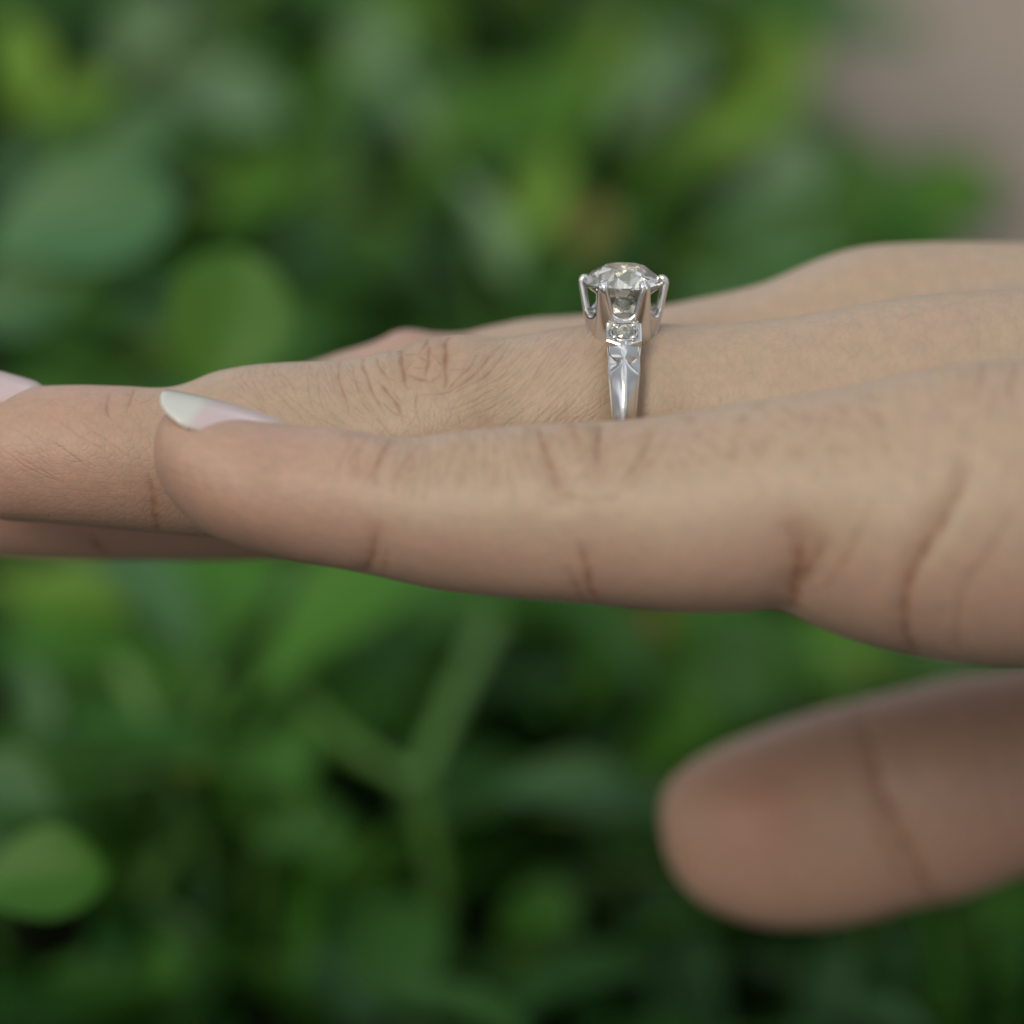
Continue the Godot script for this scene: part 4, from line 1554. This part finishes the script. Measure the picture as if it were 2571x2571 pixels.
	leaf(p, Vector3(-0.0550, 0.0519, -0.1252), Vector3(0.9397, -0.2462, 0.2576), Vector3(0.2000, 0.8464, 0.6660), 0.0146, 0.0049, 3)
	p = plant("dark plant with upright stem at the bottom left of centre", Vector3(-0.0277, 0.0000, -0.1104))
	stem(p, [Vector3(-0.0246, 0.0383, -0.0827), Vector3(-0.0245, 0.0290, -0.0831), Vector3(-0.0244, 0.0195, -0.0834)], 0.0013)
	leaf(p, Vector3(-0.0230, 0.0508, -0.0784), Vector3(0.9397, 0.3462, -0.0844), Vector3(0.2000, 0.7598, 0.7160), 0.0113, 0.0062, 2)
	leaf(p, Vector3(-0.0185, 0.0361, -0.0699), Vector3(0.7660, -0.5067, 0.4080), Vector3(0.2000, 0.7598, 0.7160), 0.0147, 0.0062, 0)
	leaf(p, Vector3(-0.0361, 0.0396, -0.0719), Vector3(0.5000, -0.7000, 0.5196), Vector3(0.2000, 0.7598, 0.7160), 0.0136, 0.0062, 2)
	leaf(p, Vector3(-0.0315, 0.0493, -0.0891), Vector3(0.5000, -0.7000, 0.5196), Vector3(0.2000, 0.8464, 0.6660), 0.0150, 0.0035, 1)
	leaf(p, Vector3(-0.0153, 0.0413, -0.0845), Vector3(0.6428, 0.7134, -0.2964), Vector3(0.2000, 0.8464, 0.6660), 0.0127, 0.0035, 1)
	p = plant("deep green plant behind the ring finger, left of the diamond", Vector3(-0.0162, 0.0000, -0.2975))
	leaf(p, Vector3(-0.0224, 0.0680, -0.2269), Vector3(0.7660, 0.6067, -0.2348), Vector3(0.2000, 0.8464, 0.6660), 0.0179, 0.0048, 1)
	leaf(p, Vector3(-0.0305, 0.0824, -0.1659), Vector3(0.8660, 0.4830, -0.1634), Vector3(0.2000, 0.8464, 0.6660), 0.0151, 0.0050, 1)
	leaf(p, Vector3(-0.0172, 0.0673, -0.1803), Vector3(-0.9397, 0.3462, -0.0844), Vector3(0.2000, 0.7598, 0.7160), 0.0143, 0.0084, 2)
	leaf(p, Vector3(-0.0228, 0.0712, -0.1941), Vector3(0.3420, 0.8638, -0.3832), Vector3(0.2000, 0.7598, 0.7160), 0.0145, 0.0072, 2)
	leaf(p, Vector3(-0.0060, 0.0601, -0.2339), Vector3(0.9848, 0.2004, -0.0002), Vector3(0.0000, 0.9330, 0.6160), 0.0210, 0.0084, 1)
	leaf(p, Vector3(0.0059, 0.0595, -0.2335), Vector3(0.1736, 0.9029, -0.4058), Vector3(0.0000, 0.9330, 0.6160), 0.0168, 0.0084, 1)
	# more shoots on every plant
	for q in get_children():
		if q.name.begins_with("leafy_plant"):
			var sparse: bool = q.position.x < -0.04 and q.position.z > -0.26
			for s in (3 if sparse else 7):
				shoot(q)
	undergrowth()


func shoot(p: Node3D) -> void:
	var at := Vector3(rng.randf_range(-0.03, 0.03), 0, rng.randf_range(-0.03, 0.02))
	var top := at + Vector3(rng.randf_range(-0.03, 0.03), rng.randf_range(0.035, 0.062), rng.randf_range(-0.02, 0.02))
	if beyond_edge(p.position + top) > -0.004:
		return
	var mid := (at + top) * 0.5 + Vector3(rng.randf_range(-0.008, 0.008), 0, rng.randf_range(-0.008, 0.008))
	stem(p, [at + p.position, mid + p.position, top + p.position], rng.randf_range(0.0011, 0.0019))
	var a := rng.randf() * TAU
	for i in 6:
		a += 2.4
		var f := 1.0 - i * 0.12
		var c := at.lerp(top, f)
		var up := rng.randf_range(0.15, 0.9)
		var d := Vector3(cos(a), up, sin(a)).normalized()
		var l := rng.randf_range(0.018, 0.034)
		var tone: int = [2, 1, 1, 2, 0, 0, 3, 5][rng.randi() % (8 if p.position.z < -0.2 else 5)]  # front plants keep to darker tones, shade put into the leaf colour
		leaf(p, p.position + c + d * l * 0.6, d, Vector3(-cos(a) * up, 1.0, -sin(a) * up), l, l * rng.randf_range(0.22, 0.62), tone)


func undergrowth() -> void:
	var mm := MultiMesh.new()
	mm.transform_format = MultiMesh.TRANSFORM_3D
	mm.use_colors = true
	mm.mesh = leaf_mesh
	var list := []
	while list.size() < 4600:
		var q := Vector3(rng.randf_range(-0.32, 0.32), 0, rng.randf_range(-0.62, 0.02))
		var e := beyond_edge(q)
		if e > 0.0:
			continue
		q.y = rng.randf_range(0.006, 0.045) + 0.022 * smoothstep(-0.14, -0.3, q.z)
		var a := rng.randf() * TAU
		var up := rng.randf_range(-0.1, 0.9)
		var z := Vector3(cos(a), up, sin(a)).normalized()
		var y := Vector3(-cos(a) * up + rng.randf_range(-0.3, 0.3), 1.0, -sin(a) * up + rng.randf_range(-0.3, 0.3))
		y = (y - z * y.dot(z)).normalized()
		var l := rng.randf_range(0.010, 0.024)
		var wide := rng.randf_range(0.35, 0.75)
		if rng.randf() < 0.4:
			l *= rng.randf_range(1.3, 2.0)
			wide = rng.randf_range(0.10, 0.2)
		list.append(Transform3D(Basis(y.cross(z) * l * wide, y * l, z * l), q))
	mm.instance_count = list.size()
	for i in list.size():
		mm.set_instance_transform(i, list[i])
		var t: Array = [[0.026, 0.10, 0.012], [0.014, 0.068, 0.007], [0.034, 0.12, 0.011], [0.045, 0.115, 0.045], [0.075, 0.17, 0.014]][rng.randi() % (5 if list[i].origin.z < -0.13 else 4)]  # nearer leaves skip the yellow-green: shade painted into their colour
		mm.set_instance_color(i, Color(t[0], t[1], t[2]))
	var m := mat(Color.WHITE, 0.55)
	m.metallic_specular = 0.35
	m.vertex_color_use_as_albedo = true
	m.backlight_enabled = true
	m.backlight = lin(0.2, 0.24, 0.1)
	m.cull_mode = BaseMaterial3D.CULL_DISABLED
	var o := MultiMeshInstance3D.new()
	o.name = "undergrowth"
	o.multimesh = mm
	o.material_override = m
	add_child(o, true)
	tag(o, "low dense undergrowth of small green leaves covering the soil", "ground cover", "", "stuff")
